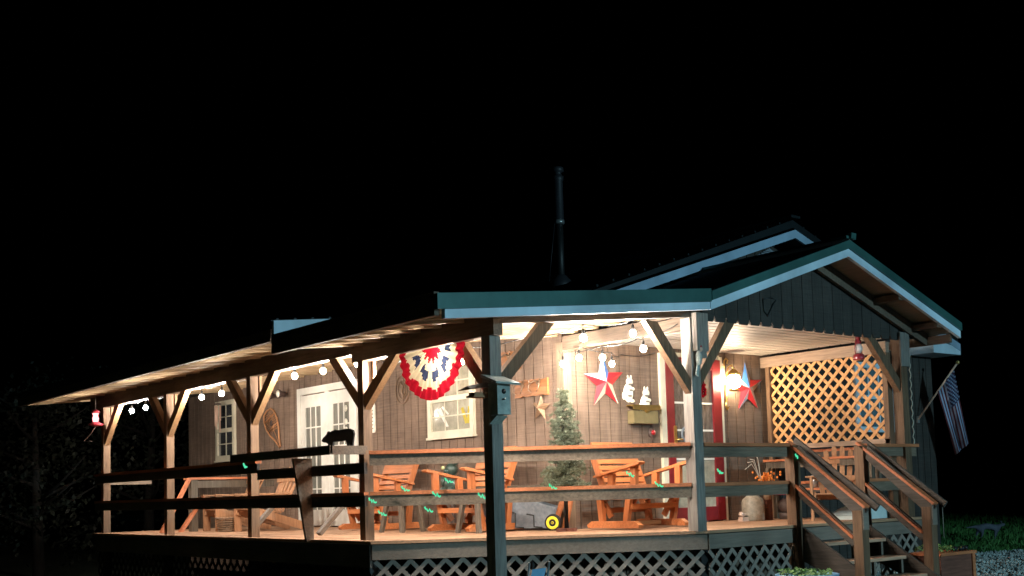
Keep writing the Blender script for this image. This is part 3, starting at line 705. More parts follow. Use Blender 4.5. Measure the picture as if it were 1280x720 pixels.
# wire wall ornament and horseshoe
m=MB(); 
for r_ in (.2,.13): m.tube([(-.035,3.87+r_*math.cos(a*PI/12),2.2+r_*1.15*math.sin(a*PI/12)) for a in range(24)],.011,5,True)
m.tube([(-.035,3.93,2.32),(-.035,3.85,2.26),(-.035,3.9,2.16),(-.035,3.84,2.1)],.02,5); m.tube([(-.035,3.8,2.3),(-.035,3.78,2.2),(-.035,3.82,2.1)],.012,5)
tag(m.build('wire_ornament',M['bone'],None,loc=(-.035,3.87,2.2)),'round wire ornament left of the wide window','wall ornament')
m=MB(); m.tube([(-.035,1.72+.07*math.cos(a*PI/9+.5),1.85+.1*math.sin(a*PI/9+.5)) for a in range(14)],.012,5)
tag(m.build('horseshoe',M['bone'],None,loc=(-.035,1.72,1.85)),'small horseshoe hung right of the wide window','horseshoe')
# snowshoe
t=thing('snowshoe','bent wood snowshoe hung tilted between floodlight and window','snowshoe',(-.04,8.3,1.9))
outl=[(-.02,.42),(-.13,.39),(-.19,.27),(-.2,.08),(-.15,-.12),(-.07,-.3),(-.015,-.5),(.015,-.5),(.07,-.3),(.15,-.12),(.2,.08),(.19,.27),(.13,.39),(.02,.42)]
def rt(a,b,th=R(-28)): return (a*math.cos(th)-b*math.sin(th),a*math.sin(th)+b*math.cos(th))
def sn(a,b): u,v=rt(a*1.1,b*.98,R(30)); return (-.05,8.32-u*1.15,1.87+v*.9)
m=MB(); m.tube([sn(a,b) for a,b in outl],.018,6,True); m.build('frame',M['snow'],t,True)
m=MB()
for k in range(-4,5):
    m.tube([sn(-.19+.02*abs(k),.05*k+.1),sn(.19-.02*abs(k),.05*k+.16)],.005,4); m.tube([sn(.19-.02*abs(k),.05*k+.1),sn(-.19+.02*abs(k),.05*k+.16)],.005,4)
m.tube([sn(-.18,.24),sn(.18,.24)],.014,5); m.tube([sn(-.18,0),sn(.18,0)],.014,5); m.tube([sn(0,.2),sn(0,-.4)],.006,4); m.build('lacing',M['snow'],t,True)
m=MB(); m.ball(sn(0,.1),.05,8,(.5,1,1.3)); m.build('binding',M['cast'],t,True)
# floodlight
t=thing('floodlight','unlit twin floodlight on the long wall above the snowshoe','floodlight',(-.03,8.0,2.45))
m=MB(); m.lathe([(.05,0),(.05,-.04),(.02,-.05)],(-.025,7.85,2.46),12,'x'); m.build('base_plate',M['cast'],t,True)
for yy,dx in ((8.1,-.14),(7.72,-.12)):
    m=MB(); m.lathe([(.03,0),(.035,-.05),(.08,-.14),(.085,-.16),(.075,-.162)],(-.08,yy,2.45),14,'x'); m.tube([(-.07,7.85,2.46),(-.1,yy,2.45)],.014,5); h_=m.build('lamp_head',M['cast'],t,True)
    m=MB(); m.lathe([(.07,-.165),(.05,-.178),(.005,-.185)],(-.08,yy,2.45),14,'x'); m.build('lens',M['ceramic'],h_,True)
# wind chime near the far window
t=thing('wind_chime','pale tube wind chime hanging left of the far window','wind chime',(-.3,10.2,2.5))
m=MB(); m.lathe([(.07,2.44),(.07,2.46),(.01,2.47)],(-.3,10.2,0),12); m.tube([(-.3,10.2,2.46),(-.3,10.2,2.72)],.004,4); m.build('disc',M['cast'],t,True)
for k in range(5):
    a=k*2*PI/5; m=MB(); m.tube([(-.3+.055*math.cos(a),10.2+.055*math.sin(a),2.42),(-.3+.055*math.cos(a),10.2+.055*math.sin(a),2.42-.3-.06*k)],.013,6); m.build('chime_tube',M['starcream'],t,True)
# white long plaque
m=MB(); m.prism([(4.72,1.56),(4.8,1.56),(4.82,1.6),(4.82,2.0),(4.79,2.06),(4.73,2.06),(4.7,2.0),(4.7,1.6)],-.02,YZ(-.026)); m.cur=1
for k in range(7): m.cbox((-.049,4.76,1.63+.06*k),(.004,.035,.018))
tag(fixn(m.build('thermometer',[M['ceramic'],M['ceramicdark']],None,loc=(-.03,4.76,1.8))),'long white wall thermometer with marks behind the corner post','thermometer')
# two small cut-out ceramic ornaments
def ornament(label,x,z):
    t=thing('wall_ornament',label,'wall ornament',(x,-.03,z))
    m=MB(); y=-.045
    m.ball((x,y,z-.06),.1,16,(.95,.2,1.35)); m.ball((x+.03,y,z+.1),.062,14,(1.1,.3,.95)); m.ball((x-.0,y,z+.165),.024,8,(.8,.4,1.3)); m.ball((x+.06,y,z+.165),.024,8,(.8,.4,1.3))
    m.ball((x+.085,y,z-.0),.035,10,(1.3,.3,.8)); m.ball((x+.07,y,z-.17),.04,10,(1.4,.3,.7)); m.ball((x-.09,y,z-.1),.04,10,(.8,.3,1.4)); m.build('figure',M['ceramic'],t,True)
    for dx,dz,a,b in ((.02,.06,.05,.008),(.03,-.02,.045,.012),(.0,-.1,.05,.01)):
        m=MB(); m.ball((x+dx,y-.026,z+dz),a,10,(1,.15,.28)); m.build('painted_band',M['ceramicdark'],t,True)
ornament('white cut out figure above the mail box, left and upper one',1.15,1.91)
ornament('white cut out figure above the mail box, right and lower one',1.47,1.76)
# mail box
t=thing('mailbox','olive bronze wall mailbox with pointed flap','mailbox',(1.38,-.03,1.45))
m=MB(); m.box(1.14,1.62,-.15,-.026,1.42,1.6); m.build('body',M['gold'],t,True)
m=MB(); m.prism([(1.12,1.67),(1.66,1.67),(1.66,1.615),(1.45,1.6),(1.39,1.565),(1.33,1.6),(1.12,1.615)],-.012,XZ(-.153)); m.box(1.12,1.66,-.165,-.026,1.665,1.68); fixn(m.build('lid',M['brass'],t,True))
m=MB(); m.box(1.36,1.42,-.18,-.166,1.585,1.6); m.build('catch',M['brass'],t,True)
# round knocker with red centre
t=thing('door_bell','small dark iron bell plate with red button','door bell',(1.6,-.03,1.3))
m=MB(); m.lathe([(.075,0),(.075,-.02),(.03,-.03)],(1.6,-.026,1.3),14,'y'); m.box(1.585,1.615,-.045,-.026,1.17,1.43); m.build('plate',M['cast'],t,True)
m=MB(); m.lathe([(.035,0),(.035,-.02),(.005,-.03)],(1.6,-.055,1.3),12,'y'); m.build('button',M['starred'],t,True)
# hooked hanging rack beside red door
t=thing('hanging_rack','curled brass wall hook with hanging pale strap beside the red door','wall hook',(2.99+.22,-.03,2.4))
m=MB(); m.tube([(3.19,-.04,2.3),(3.19,-.05,2.4),(3.22,-.06,2.44),(3.26,-.06,2.41),(3.24,-.06,2.36)],.012,6); m.build('hook',M['brass'],t,True)
m=MB(); m.box(3.14,3.2,-.045,-.03,2.05,2.36); m.build('strap',M['straw'],t,True)

# bunting
t=thing('bunting','red white and blue pleated half round bunting hung under the side beam','bunting',(-3.16,-1.48,2.07))
rings=[(0,.25,2),(.25,.42,1),(.42,.6,3),(.6,.78,1),(.78,1.0,2)]
m=MB(); NA=96; rad=[i/20 for i in range(21)]
for i,r_ in enumerate(rad):
    for j in range(NA+1):
        a=PI*j/NA; pl=.014*math.sin(j*PI/3.0)*r_; rr=r_*(1+.008*math.sin(a*5+1))
        y=-1.48+.6*rr*math.cos(a)*(-1); z=2.075-.56*rr*math.sin(a)-(.0)
        z+=(.03)*(-math.cos(a))*.0
        m.v.append((-3.17+pl-.02*r_,y,z))
rr_=random.Random(2)
for i in range(len(rad)-1):
    for j in range(NA):
        rm=(rad[i]+rad[i+1])/2+(.03*math.sin(j*PI/8)+.025*math.sin(j*.37+2) if rad[i]<.93 else 0); k=0
        for a,b_,mi in rings:
            if a<=rm<=b_+.001: k=mi
        if rm>1 or k==0: k=2
        if k==3 and (j//7)%3==1: k=1
        A_=i*(NA+1)+j; m.f.append([A_,A_+1,A_+NA+2,A_+NA+1]); m.m.append({1:0,2:1,3:2}[k]); m.sm.append(False)
m.build('pleated_cloth',[M['clothwhite'],M['clothred'],M['clothnavy']],t,True)

# flag on the right wall corner
t=thing('flag','striped flag with starred canton hanging from an angled pole','flag',(8.4,-.03,1.6))
PA=Vector((8.36,-.03,1.58)); PB=Vector((8.5,-.74,2.5))
m=MB(); m.tube([PA,PB+(PB-PA)*.05],.016,8); m.build('pole',M['starcream'],t,True)
m=MB(); m.ball(PB+(PB-PA)*.06,.035,8); m.build('finial',M['brass'],t,True)
m=MB(); m.cbox((8.36,-.04,1.6),(.06,.03,.12)); m.build('bracket',M['steel'],t,True)
NU,NV=30,26; vs=[]
def flagp(u,v):
    h=PB+(PA-PB)*(.05+.42*v*(1-.15*u)); wv=.045*math.sin(v*11+u*2)*(.3+u)
    return h+Vector((.42*u+wv, .02*u+wv*.8, -1.3*u+.12*v*u))
m=MB()
for i in range(NU+1):
    for j in range(NV+1): m.v.append(tuple(flagp(i/NU,j/NV)))
for i in range(NU):
    for j in range(NV):
        stripe=(j//2)%2; k=1 if stripe==0 else 0
        if i<NU*.4 and j<14: k=2
        A_=i*(NV+1)+j; m.f.append([A_,A_+1,A_+NV+2,A_+NV+1]); m.m.append(k); m.sm.append(True)
m.cur=0
for r_ in range(9):
    for c_ in range(6 if r_%2==0 else 5):
        u=.4*((c_+.5 if r_%2==0 else c_+1)/6); v=(14/26)*((r_+.5)/9); p=flagp(u,v); 
        for s in (-1,1): m.cbox(p+Vector((0,s*.008,0)),(.028,.003,.028))
m.build('cloth',[M['flagwhite'],M['flagdark'],M['flagnavy']],t,True)

# ------------------------------------------------------------------ things on the posts
t=thing('birdhouse','pale teal birdhouse with sloping roof nailed to the corner post','birdhouse',(-3.08,-2.43,1.25))
m=MB(); m.box(-3.165,-3.0,-2.58,-2.428,1.29,1.6); fixn(m.build('box',M['teal'],t,True))
m=MB(); m.add([(-3.24,-2.66,1.59),(-2.94,-2.66,1.58),(-2.94,-2.41,1.66),(-3.24,-2.41,1.67),(-3.24,-2.66,1.61),(-2.94,-2.66,1.6),(-2.94,-2.41,1.69),(-3.24,-2.41,1.7)],[(0,3,2,1),(4,5,6,7),(0,1,5,4),(1,2,6,5),(2,3,7,6),(3,0,4,7)]); m.build('roof',M['teal'],t,True)
m=MB(); m.lathe([(.026,0),(.026,-.004)],(-3.085,-2.582,1.52),14,'y'); m.build('entrance',M['black'],t,True)
m=MB(); m.lathe([(.009,0),(.009,-.03)],(-3.1,-2.582,1.44),8,'y'); m.build('perch',M['black'],t,True)
m=MB(); m.prism([(-2.56,1.28),(-2.43,1.28),(-2.43,1.2)],.14,lambda a,b,d:(-3.16+d,a,b)); fixn(m.build('shelf_bracket',M['teal'],t,True))
t=thing('bird_feeder','dark roofed tray feeder on the left side of the corner post','bird feeder',(-3.3,-2.35,1.45))
m=MB(); m.box(-3.33,-3.128,-2.42,-2.28,1.47,1.49); m.box(-3.31,-3.128,-2.4,-2.3,1.49,1.52); m.build('tray',M['tan'],t,True)
m=MB(); m.add([(-3.4,-2.46,1.54),(-3.128,-2.46,1.58),(-3.128,-2.22,1.58),(-3.4,-2.22,1.54),(-3.36,-2.35,1.585),(-3.128,-2.35,1.63)],[(0,3,2,1),(0,1,5,4),(2,3,4,5),(0,4,3),(1,2,5)]); fixn(m.build('roof',M['cast'],t,True))
# parrot ornament on the post by the gable
t=thing('parrot_ornament','small painted wooden parrot hanging on the middle post','bird ornament',(-.07,-2.45,2.0))
m=MB(); m.ball((-.07,-2.47,2.02),.05,10,(.8,.8,1.9)); m.prism([(-.1,1.95),(-.06,1.95),(-.09,1.8),(-.13,1.82)],-.015,XZ(-2.46)); fixn(m.build('body',M['teal'],t,True))
m=MB(); m.ball((-.055,-2.48,2.12),.035,10); m.build('head',M['starcream'],t,True)
m=MB(); m.lathe([(.03,.0),(.018,.03),(.004,.05)],(-.055,-2.48,2.145),8); m.build('crest',M['starred'],t,True)
# red oil lantern
t=thing('oil_lantern','red hurricane oil lantern hanging under the gable by the right brace','oil lantern',(3.48,-2.2,2.22))
c0=(3.5,-2.2,0)
m=MB(); m.lathe([(.075,2.2),(.08,2.22),(.075,2.27),(.04,2.29)],c0,14); m.build('fuel_tank',M['redglass'],t,True)
m=MB(); m.lathe([(.035,2.295),(.06,2.34),(.06,2.37),(.035,2.42)],c0,14); m.build('globe',M['glass'],t,True)
m=MB(); m.lathe([(.045,2.425),(.045,2.47),(.03,2.48),(.04,2.5),(.03,2.55)],c0,12)
for s in (-1,1): m.tube([(3.5+s*.07,-2.2,2.26),(3.5+s*.085,-2.2,2.36),(3.5+s*.04,-2.2,2.48)],.008,5)
m.build('frame',M['redglass'],t,True)
m=MB(); m.tube([(3.44,-2.2,2.46),(3.46,-2.2,2.57),(3.5,-2.2,2.59),(3.54,-2.2,2.57),(3.56,-2.2,2.46)],.004,4); m.build('handle',M['black'],t,True)
# humming bird feeder on the far left beam
t=thing('hummingbird_feeder','red hummingbird feeder with added bottle glow hanging from the far left beam end','bird feeder',(-3.45,8.6,1.85))
c0=(-3.38,8.35,0)
m=MB(); m.lathe([(.03,1.84),(.12,1.86),(.13,1.88),(.05,1.92)],c0,14); m.build('dish',M['redglass'],t,True)
m=MB(); m.lathe([(.045,1.925),(.055,1.98),(.04,2.03),(.055,2.07)],c0,12); m.build('bottle',M['pinklit'],t,True)  # bottle emission stands in for light from a nearby bulb
m=MB(); m.lathe([(.08,2.08),(.07,2.11),(.02,2.13)],c0,12); m.build('lid',M['redglass'],t,True)
m=MB(); m.tube([(c0[0],c0[1],2.13),(c0[0],c0[1],2.36)],.006,5); m.build('hook',M['steel'],t,True)
m=MB(); m.tube([(c0[0],c0[1],1.84),(c0[0]-.05,c0[1]+.15,1.7),(c0[0]-.1,c0[1]+.3,1.6),(c0[0]-.1,c0[1]-.1,1.58)],.006,5); m.build('perch_wire',M['cast'],t,True)
# bear silhouette on the counter
bear=[(.36,.1),(.355,.085),(.31,.07),(.27,.065),(.235,.05),(.225,.0),(.19,.0),(.18,.045),(.165,.0),(.13,.0),(.125,.07),(.05,.062),(-.05,.065),(-.13,.07),(-.15,.0),(-.185,.0),(-.19,.045),(-.215,.0),(-.255,.0),(-.27,.08),(-.285,.14),(-.265,.185),(-.2,.21),(-.1,.212),(.0,.205),(.08,.215),(.15,.205),(.2,.19),(.225,.207),(.245,.195),(.25,.175),(.29,.15),(.33,.13)]
m=MB(); m.prism([(.28+a*1.16,1.106+b*.95) for a,b in bear],.02,YZ(-3.3)); m.box(-3.31,-3.27,-.0,.55,1.1,1.108)
tag(fixn(m.build('bear_silhouette',M['black'],None,loc=(-3.29,.28,1.1))),'flat black walking bear cut out standing on the counter','bear figure')

# ------------------------------------------------------------------ furniture
def glider(label,loc,rz):
    t=thing('glider_chair',label,'glider chair',loc,rz,'orange wooden glider chairs on the porch'); O_=M['orange']; W=.43
    for s in (-1,1):
        m=MB(); m.prism([(-.42,.02),(.42,.02),(.44,.06),(.36,.11),(-.36,.11),(-.44,.06)],.08,lambda a,b,d,s=s:(s*W-.04+d,a,b)); rn=fixn(m.build('runner',O_,t))
        m=MB(); m.bar((s*W,-.2,.1),(s*W,-.27,.46),.06,.075,up=(0,1,0)); m.bar((s*W,.2,.1),(s*W,.24,.46),.06,.075,up=(0,1,0)); m.bar((s*W,-.33,.43),(s*W,.33,.43),.055,.075); m.build('upright',M['orange_z'],rn)
        m=MB(); m.bar((s*(W-.075),-.3,.43),(s*(W-.075),-.12,.16),.03,.075,up=(0,1,0)); m.build('swing_bar',M['orange_z'],t); m=MB(); m.bar((s*(W-.075),.28,.43),(s*(W-.075),.12,.16),.03,.075,up=(0,1,0)); m.build('swing_bar',M['orange_z'],t)
        m=MB(); m.bar((s*(W-.02),-.33,.4),(s*(W-.02),-.34,.83),.06,.085,up=(0,1,0)); m.build('arm_post',M['orange_z'],t)
        m=MB(); m.bar((s*(W-.02),.06,.4),(s*(W-.02),.04,.74),.06,.085,up=(0,1,0)); m.build('arm_post',M['orange_z'],t)
        m=MB(); m.prism([(-.5,.87),(-.46,.885),(.28,.715),(.28,.69),(-.48,.845)],.11,lambda a,b,d,s=s:(s*(W+.01)-.055+d,a,b)); fixn(m.build('armrest',O_,t))
        m=MB(); m.bar((s*.37,.16,.38),(s*.37,.42,1.08),.04,.09,up=(0,1,0)); m.build('back_side',M['orange_z'],t)
    m=MB(); m.bar((-W,0,.07),(W,0,.07),.08,.05); m.bar((-W,-.28,.3),(W,-.28,.3),.03,.07); m.bar((-W,.2,.25),(W,.2,.25),.03,.07); m.build('cross_rail',O_,t)
    for k in range(6):
        y=-.36+.09*k; m=MB(); m.cbox((0,y,.47-.012*k),(.76,.078,.022)); m.build('seat_slat',O_,t)
    z=.46
    for k,h in enumerate((.06,.06,.06,.06,.06,.2,.08)):
        zc=z+h/2; f_=(zc-.38)/.7; y=.14+.26*f_; n_=Vector((0,-.93,.35))
        m=MB(); d_=Vector((0,.35,.93)); c_=Vector((0,y-.02,zc)); m.bar(c_+Vector((-.38,0,0)),c_+Vector((.38,0,0)),.024,h*1.02,up=d_); m.build('back_slat',O_,t); z+=h+.022
    t.scale=(1.05,1.03,.97); return t
g1=glider('left orange glider chair behind the rail beside the french doors',(-.78,3.42,0),-PI/2)
def place(src,label,loc,rz):
    c=copy_tree(src); c.location=loc; c.rotation_euler=(0,0,rz); c['label']=label; return c
place(g1,'middle orange glider chair partly hidden by the corner post',(-.8,1.0,0),-PI/2-.03)
place(g1,'right orange glider chair in front of the star wall',(.52,-.78,0),.06)
def adirondack(label,loc,rz,grp):
    t=thing('adirondack_chair',label,'adirondack chair',loc,rz,grp); T_=M['tan']
    for k in range(6):
        a=(k-2.5)*.085; top=1.04-.05*abs(k-2.5); m=MB()
        p=Vector((a,.22,.3)); q=Vector((a*1.35,.52,top)); m.bar(p,q,.068,.02,up=(0,-.9,.35)); m.ball(q,.034,8,(1,.35,.7)); m.build('back_slat',T_,t)
    for k in range(5): m=MB(); m.bar((-.27,-.3+.11*k,.37-.02*k),(.27,-.3+.11*k,.37-.02*k),.09,.02); m.build('seat_slat',T_,t)
    for s in (-1,1):
        m=MB(); m.prism([(-.38,.62),(.32,.6),(.32,.58),(-.38,.6)],.13,lambda a,b,d,s=s:(s*.33-.065+d,a,b)); fixn(m.build('armrest',T_,t))
        m=MB(); m.bar((s*.32,-.3,0),(s*.32,-.3,.6),.035,.12,up=(0,1,0)); m.build('leg',T_,t)
        m=MB(); m.bar((s*.28,-.34,.34),(s*.28,.62,.05),.03,.13); m.build('side_rail',T_,t)
    m=MB(); m.bar((-.33,.3,.58),(.33,.3,.58),.03,.07); m.bar((-.3,.42,.82),(.3,.42,.82),.02,.06); m.build('back_brace',T_,t)
    return t
a1=adirondack('tan slatted adirondack chair nearer the french doors',(-1.55,5.75,0),-PI/2,'tan adirondack chairs on the porch')
place(a1,'tan slatted adirondack chair farther back by the slanted railing',(-1.6,6.9,0),-PI/2-.1)
a3=place(a1,'tan slatted adirondack chair behind the front steps',(3.42,-1.8,0),-PI/2+.55)
# low end railing of the far stair opening
t=thing('stair_rail','red capped stair railing at the far end of the deck','railing',(-2.1,7.3,0))
m=MB(); m.box(-2.16,-2.04,7.2,7.32,0,.88); m.build('post',M['grey'],t,True)
m=MB(); m.box(-2.25,-.6,7.17,7.31,.88,.915); m.build('rail_cap',M['cap'],t,True)
m=MB(); m.box(-2.04,-.6,7.22,7.28,.74,.86); m.build('top_rail',M['grey'],t,True)
for dx in (0,.32):
    m=MB(); m.bar((-2.2+dx*.8,7.18,.9-dx*1.0),(-2.72+dx,7.18,-.05),.09,.05,up=(1,0,0)); m.build('sloping_rail',M['cap'],t,True)
# basket under
t=thing('basket','low brown woven basket between the adirondack chair legs','basket',(-1.95,6.2,0))
m=MB()
for k in range(6): m.lathe([(.13+.006*k,.035*k+.01),(.14+.006*k,.035*k+.02),(.13+.006*k,.035*k+.034)],(-1.95,6.3,0),14)
m.build('weave',M['rust'],t,True); m=MB(); m.tube([(-1.95+.17*math.cos(a*PI/9),6.3+.17*math.sin(a*PI/9),.225) for a in range(18)],.014,6,True); m.build('rim',M['rust'],t,True)
# small grey tables
def small_table(label,loc,rz=0):
    t=thing('side_table',label,'side table',loc,rz,'grey side tables between the glider chairs')
    for k in range(4): m=MB(); m.cbox((0,-.18+.12*k,.5),(.46,.11,.025)); m.build('top_board',M['grey'],t)
    for sx in (-1,1):
        for sy in (-1,1): m=MB(); m.bar((sx*.14,sy*.14,.48),(sx*.19,sy*.23,0),.045,.07,up=(0,1,0)); m.build('leg',M['grey'],t)
    m=MB(); m.bar((-.16,-.15,.4),(-.16,.15,.4),.03,.06); m.bar((.16,-.15,.4),(.16,.15,.4),.03,.06); m.build('apron',M['grey'],t)
    return t
s1=small_table('grey side table with splayed legs right of the left glider',(-1.25,2.1,0),.1)
place(s1,'grey side table partly behind the corner post',(-1.1,.5,0),.0)
# dark figurine on the left side of the middle glider
t=thing('garden_statue','dark green seated animal statue with pale yellow spots behind the middle glider','statue',(-.22,2.3,0))
c0=Vector((-.22,2.3,0))
m=MB(); m.cbox(c0+Vector((0,0,.5)),(.26,.28,.03)); 
for sx in (-1,1):
    for sy in (-1,1): m.bar(c0+Vector((sx*.1,sy*.1,0)),c0+Vector((sx*.08,sy*.08,.49)),.03,.03)
m.build('stand',M['cast'],t,True)
m=MB(); m.ball(c0+Vector((0,0,.65)),.14,14,(.9,1,1.1)); m.ball(c0+Vector((-.1,.09,.57)),.06,8); m.ball(c0+Vector((-.1,-.09,.57)),.06,8); m.ball(c0+Vector((-.09,.12,.7)),.05,8,(.8,.8,1.6)); m.build('body',M['darkgreen'],t,True)
m=MB(); m.ball(c0+Vector((-.02,.0,.87)),.1,12); m.ball(c0+Vector((-.11,0,.85)),.045,8); m.ball(c0+Vector((0,.08,.96)),.035,8); m.ball(c0+Vector((0,-.08,.96)),.035,8); m.build('head',M['darkgreen'],t,True)
m=MB(); m.ball(c0+Vector((-.13,.06,.9)),.03,8); m.ball(c0+Vector((-.15,.17,.8)),.028,8); m.build('yellow_spot',M['moon'],t,True)
# utility cart: mottled grey tub, ribbed side, yellow wheel
t=thing('utility_cart','mottled grey plastic yard cart with yellow hubbed wheel','cart',(-.45,.35,0))
P0=Vector((-.78,.98,0)); P1=Vector((-.24,-.0,0)); dv=(P1-P0); L_=dv.length; dv.normalize(); nn=Vector((-dv.y,dv.x,0)) 
if nn.x>0: nn=-nn
def cp(a,b,d): return tuple(P0+dv*a-nn*d+Vector((0,0,b)))
m=MB(); m.prism([(0,.06),(L_*.5,.03),(L_,.03),(L_,.3),(L_*.62,.42),(.0,.44)],.3,cp); fixn(m.build('tub',M['greyplastic'],t,True))
m=MB()
for k in range(3):
    a=.3+.25*k*1.05; z=.27-.035*k; m.box(0,0,0,0,0,0) if False else None
    p=lambda a,b: tuple(P0+dv*a+nn*.008+Vector((0,0,b)))
    m.tube([p(a-.1,z+.02),p(a,z),p(a,.05),p(a+.12,.04)],.009,4)
m.build('moulded_rib',M['black'],t,True)
m=MB(); m.prism([(-.05,.56),(L_+.1,.57),(L_+.1,.6),(-.05,.6)],.3,cp); 
for k in range(16): pass
fixn(m.build('lid',M['starcream'] if False else M['grey'],t,True))
m=MB(); 
for k in range(14): 
    a=.0+k*.075; m.add([cp(a,.602,0.02),cp(a+.05,.602,.02),cp(a+.05,.602,.28),cp(a,.602,.28)],[(0,1,2,3)])
m.build('lid_ribs',M['whiteplastic'],t,True)
wc=P1+nn*.06+dv*.0+Vector((0,0,.1))
m=MB(); q=MB(); ax=nn
def wheel(mb,prof,c,ax,n=22):
    ax=Vector(ax).normalized(); x=ax.cross(Vector((0,0,1))).normalized(); y=ax.cross(x); vs=[];fs=[]
    for r_,h in prof:
        for j in range(n): a=2*PI*j/n; vs.append(Vector(c)+ax*h+(x*math.cos(a)+y*math.sin(a))*r_)
    k=len(prof)
    for i in range(k-1):
        for j in range(n): fs.append((i*n+j,i*n+(j+1)%n,(i+1)*n+(j+1)%n,(i+1)*n+j))
    fs.append(tuple(range(n))); fs.append(tuple((k-1)*n+j for j in range(n))); mb.add(vs,fs)
wheel(m,[(.08,-.03),(.11,-.025),(.117,0),(.11,.03),(.088,.035)],wc,ax); wh=fixn(m.build('wheel',M['rubber'],t,True))
wheel(q,[(.08,-.02),(.086,.036),(.06,.04),(.045,.034),(.02,.034),(.018,.045)],wc,ax); fixn(q.build('hub',M['yellow'],wh,True))
q=MB()
for k in range(5):
    a=k*2*PI/5; x=ax.cross(Vector((0,0,1))).normalized(); y=ax.cross(x); wheel(q,[(.006,.036),(.006,.04)],wc+(x*math.cos(a)+y*math.sin(a))*.034,ax,8)
wheel(q,[(.01,.044),(.01,.05)],wc,ax,8)
q.build('hub_hole',M['black'],wh,True)
# board leaning by the tree
m=MB(); m.bar((-.28,.0,0),(-.05,-.02,.5),.08,.03,up=(1,0,0)); m.bar((-.2,-.14,0),(-.07,-.14,.42),.1,.02,up=(1,0,0)); tag(m.build('leaning_board',M['orange_z'],None,loc=(-.18,-.05,0)),'short orange board leaning on the house corner','board')

# artificial fir in a pot
t=thing('fir_tree','small frosted artificial fir tree at the house corner','fir tree',(-.46,-.48,0)); TX,TY=-.46,-.48
m=MB(); m.bar((TX-.16,TY,.02),(TX+.16,TY,.02),.04,.04); m.bar((TX,TY-.16,.02),(TX,TY+.16,.02),.04,.04); m.build('cross_stand',M['planterwood'],t,True)
m=MB(); m.tube([(TX,TY,.03),(TX,TY,1.8)],.03,6,taper=[1,.3]); m.build('trunk',M['bark'],t,True)
m=MB(); tw=MB(); rr=random.Random(9)
for k in range(240):
    z=.5+1.27*(rr.random()**1.15); f_=(1.84-z)/1.3; ln=(.04+.26*f_**.85)*rr.uniform(.65,1.15); a=rr.random()*6.283; dr=Vector((math.cos(a),math.sin(a),rr.uniform(-.05,.45)))
    b0=Vector((TX,TY,z)); tw.tube([b0,b0+dr*ln],.004,4,taper=[1,.4]); ns=max(4,int(ln/.03))
    for q_ in range(1,ns+1):
        c_=b0+dr*(ln*q_/ns)+Vector((rr.gauss(0,.012),rr.gauss(0,.012),rr.gauss(0,.012)))
        for n_ in range(22):
            d=(dr*.8+Vector((rr.uniform(-1,1),rr.uniform(-1,1),rr.uniform(-.8,1)))).normalized(); l2=rr.uniform(.03,.062)*(.7+.3*q_/ns)
            sd=d.cross(Vector((rr.random(),rr.random(),rr.random()))).normalized()*.0052
            m.add([c_-sd,c_+sd,c_+d*l2],[(0,1,2)])
tw.build('branches',M['bark'],t,True)
m.build('crown',M['needle'],t,True)

# things by the stair post: can, twigs, berries, bear like small figures
t=thing('milk_can','mottled cream milk can beside the stair post','milk can',(3.05,-.6,0))
m=MB(); m.lathe([(.15,0),(.165,.02),(.165,.09),(.17,.1),(.165,.11),(.165,.27),(.15,.31),(.1,.35),(.09,.37),(.11,.39)],(3.05,-.6,0),20); m.build('body',M['jug'],t,True)
m=MB(); m.tube([(2.98,-.6,.38),(3.0,-.6,.44),(3.1,-.6,.44),(3.12,-.6,.38)],.012,6); m.build('handle',M['redglass'],t,True)
t=thing('berry_arrangement','orange berries with pale curled twigs above the milk can','dried flowers',(3.2,-.75,.36))
m=MB(); m.lathe([(.05,.3),(.07,.4),(.05,.5),(.04,.56)],(3.2,-.75,0),12); m.build('vase',M['rust'],t,True)
m=MB(); rr=random.Random(3)
for k in range(70): m.ball((3.2+rr.gauss(0,.09),-.75+rr.gauss(0,.05),.58+abs(rr.gauss(0,.05))),.018,6)
m.build('berries',M['berry'],t,True)
m=MB()
for k in range(5):
    a=rr.uniform(-1,.6); m.tube([(3.1,-.75,.5),(3.04+a*.06,-.75,.7),(3.0+a*.14,-.76,.82+.06*k*.3),(2.96+a*.25,-.76,.74+.05*k)],.006,4)
m.build('twig',M['straw'],t,True)
m=MB(); m.lathe([(.07,0),(.065,.3),(.06,.38)],(3.36,-.62,0),12); m.lathe([(.05,.38),(.06,.42),(.03,.46)],(3.36,-.62,0),10); tag(m.build('brown_vase',M['planterwood'],None,loc=(3.36,-.62,0)),'tall brown vase right of the milk can','vase')
m=MB(); m.ball((2.78,-.6,.1),.04,8); m.box(2.76,2.94,-.64,-.56,0,.06); m.tube([(2.78,-.6,.06),(2.85,-.6,.1),(2.95,-.6,.09)],.02,6); tag(m.build('wooden_duck',M['starcream'],None,loc=(2.84,-.6,0)),'tiny pale carved duck left of the milk can','figurine')
t=thing('cushion_stack','hot pink cushion on a dark stool behind the stair post','stool',(3.6,-.7,0))
m=MB(); m.lathe([(.14,.36),(.17,.38),(.17,.47),(.13,.5)],(3.62,-.7,0),16); m.build('cushion',M['pink'],t,True)
m=MB(); m.ball((3.58,-.78,.2),.13,12,(1,1,.9)); m.lathe([(.1,0),(.12,.1)],(3.58,-.78,0),12); m.build('stool_base',M['cast'],t,True)
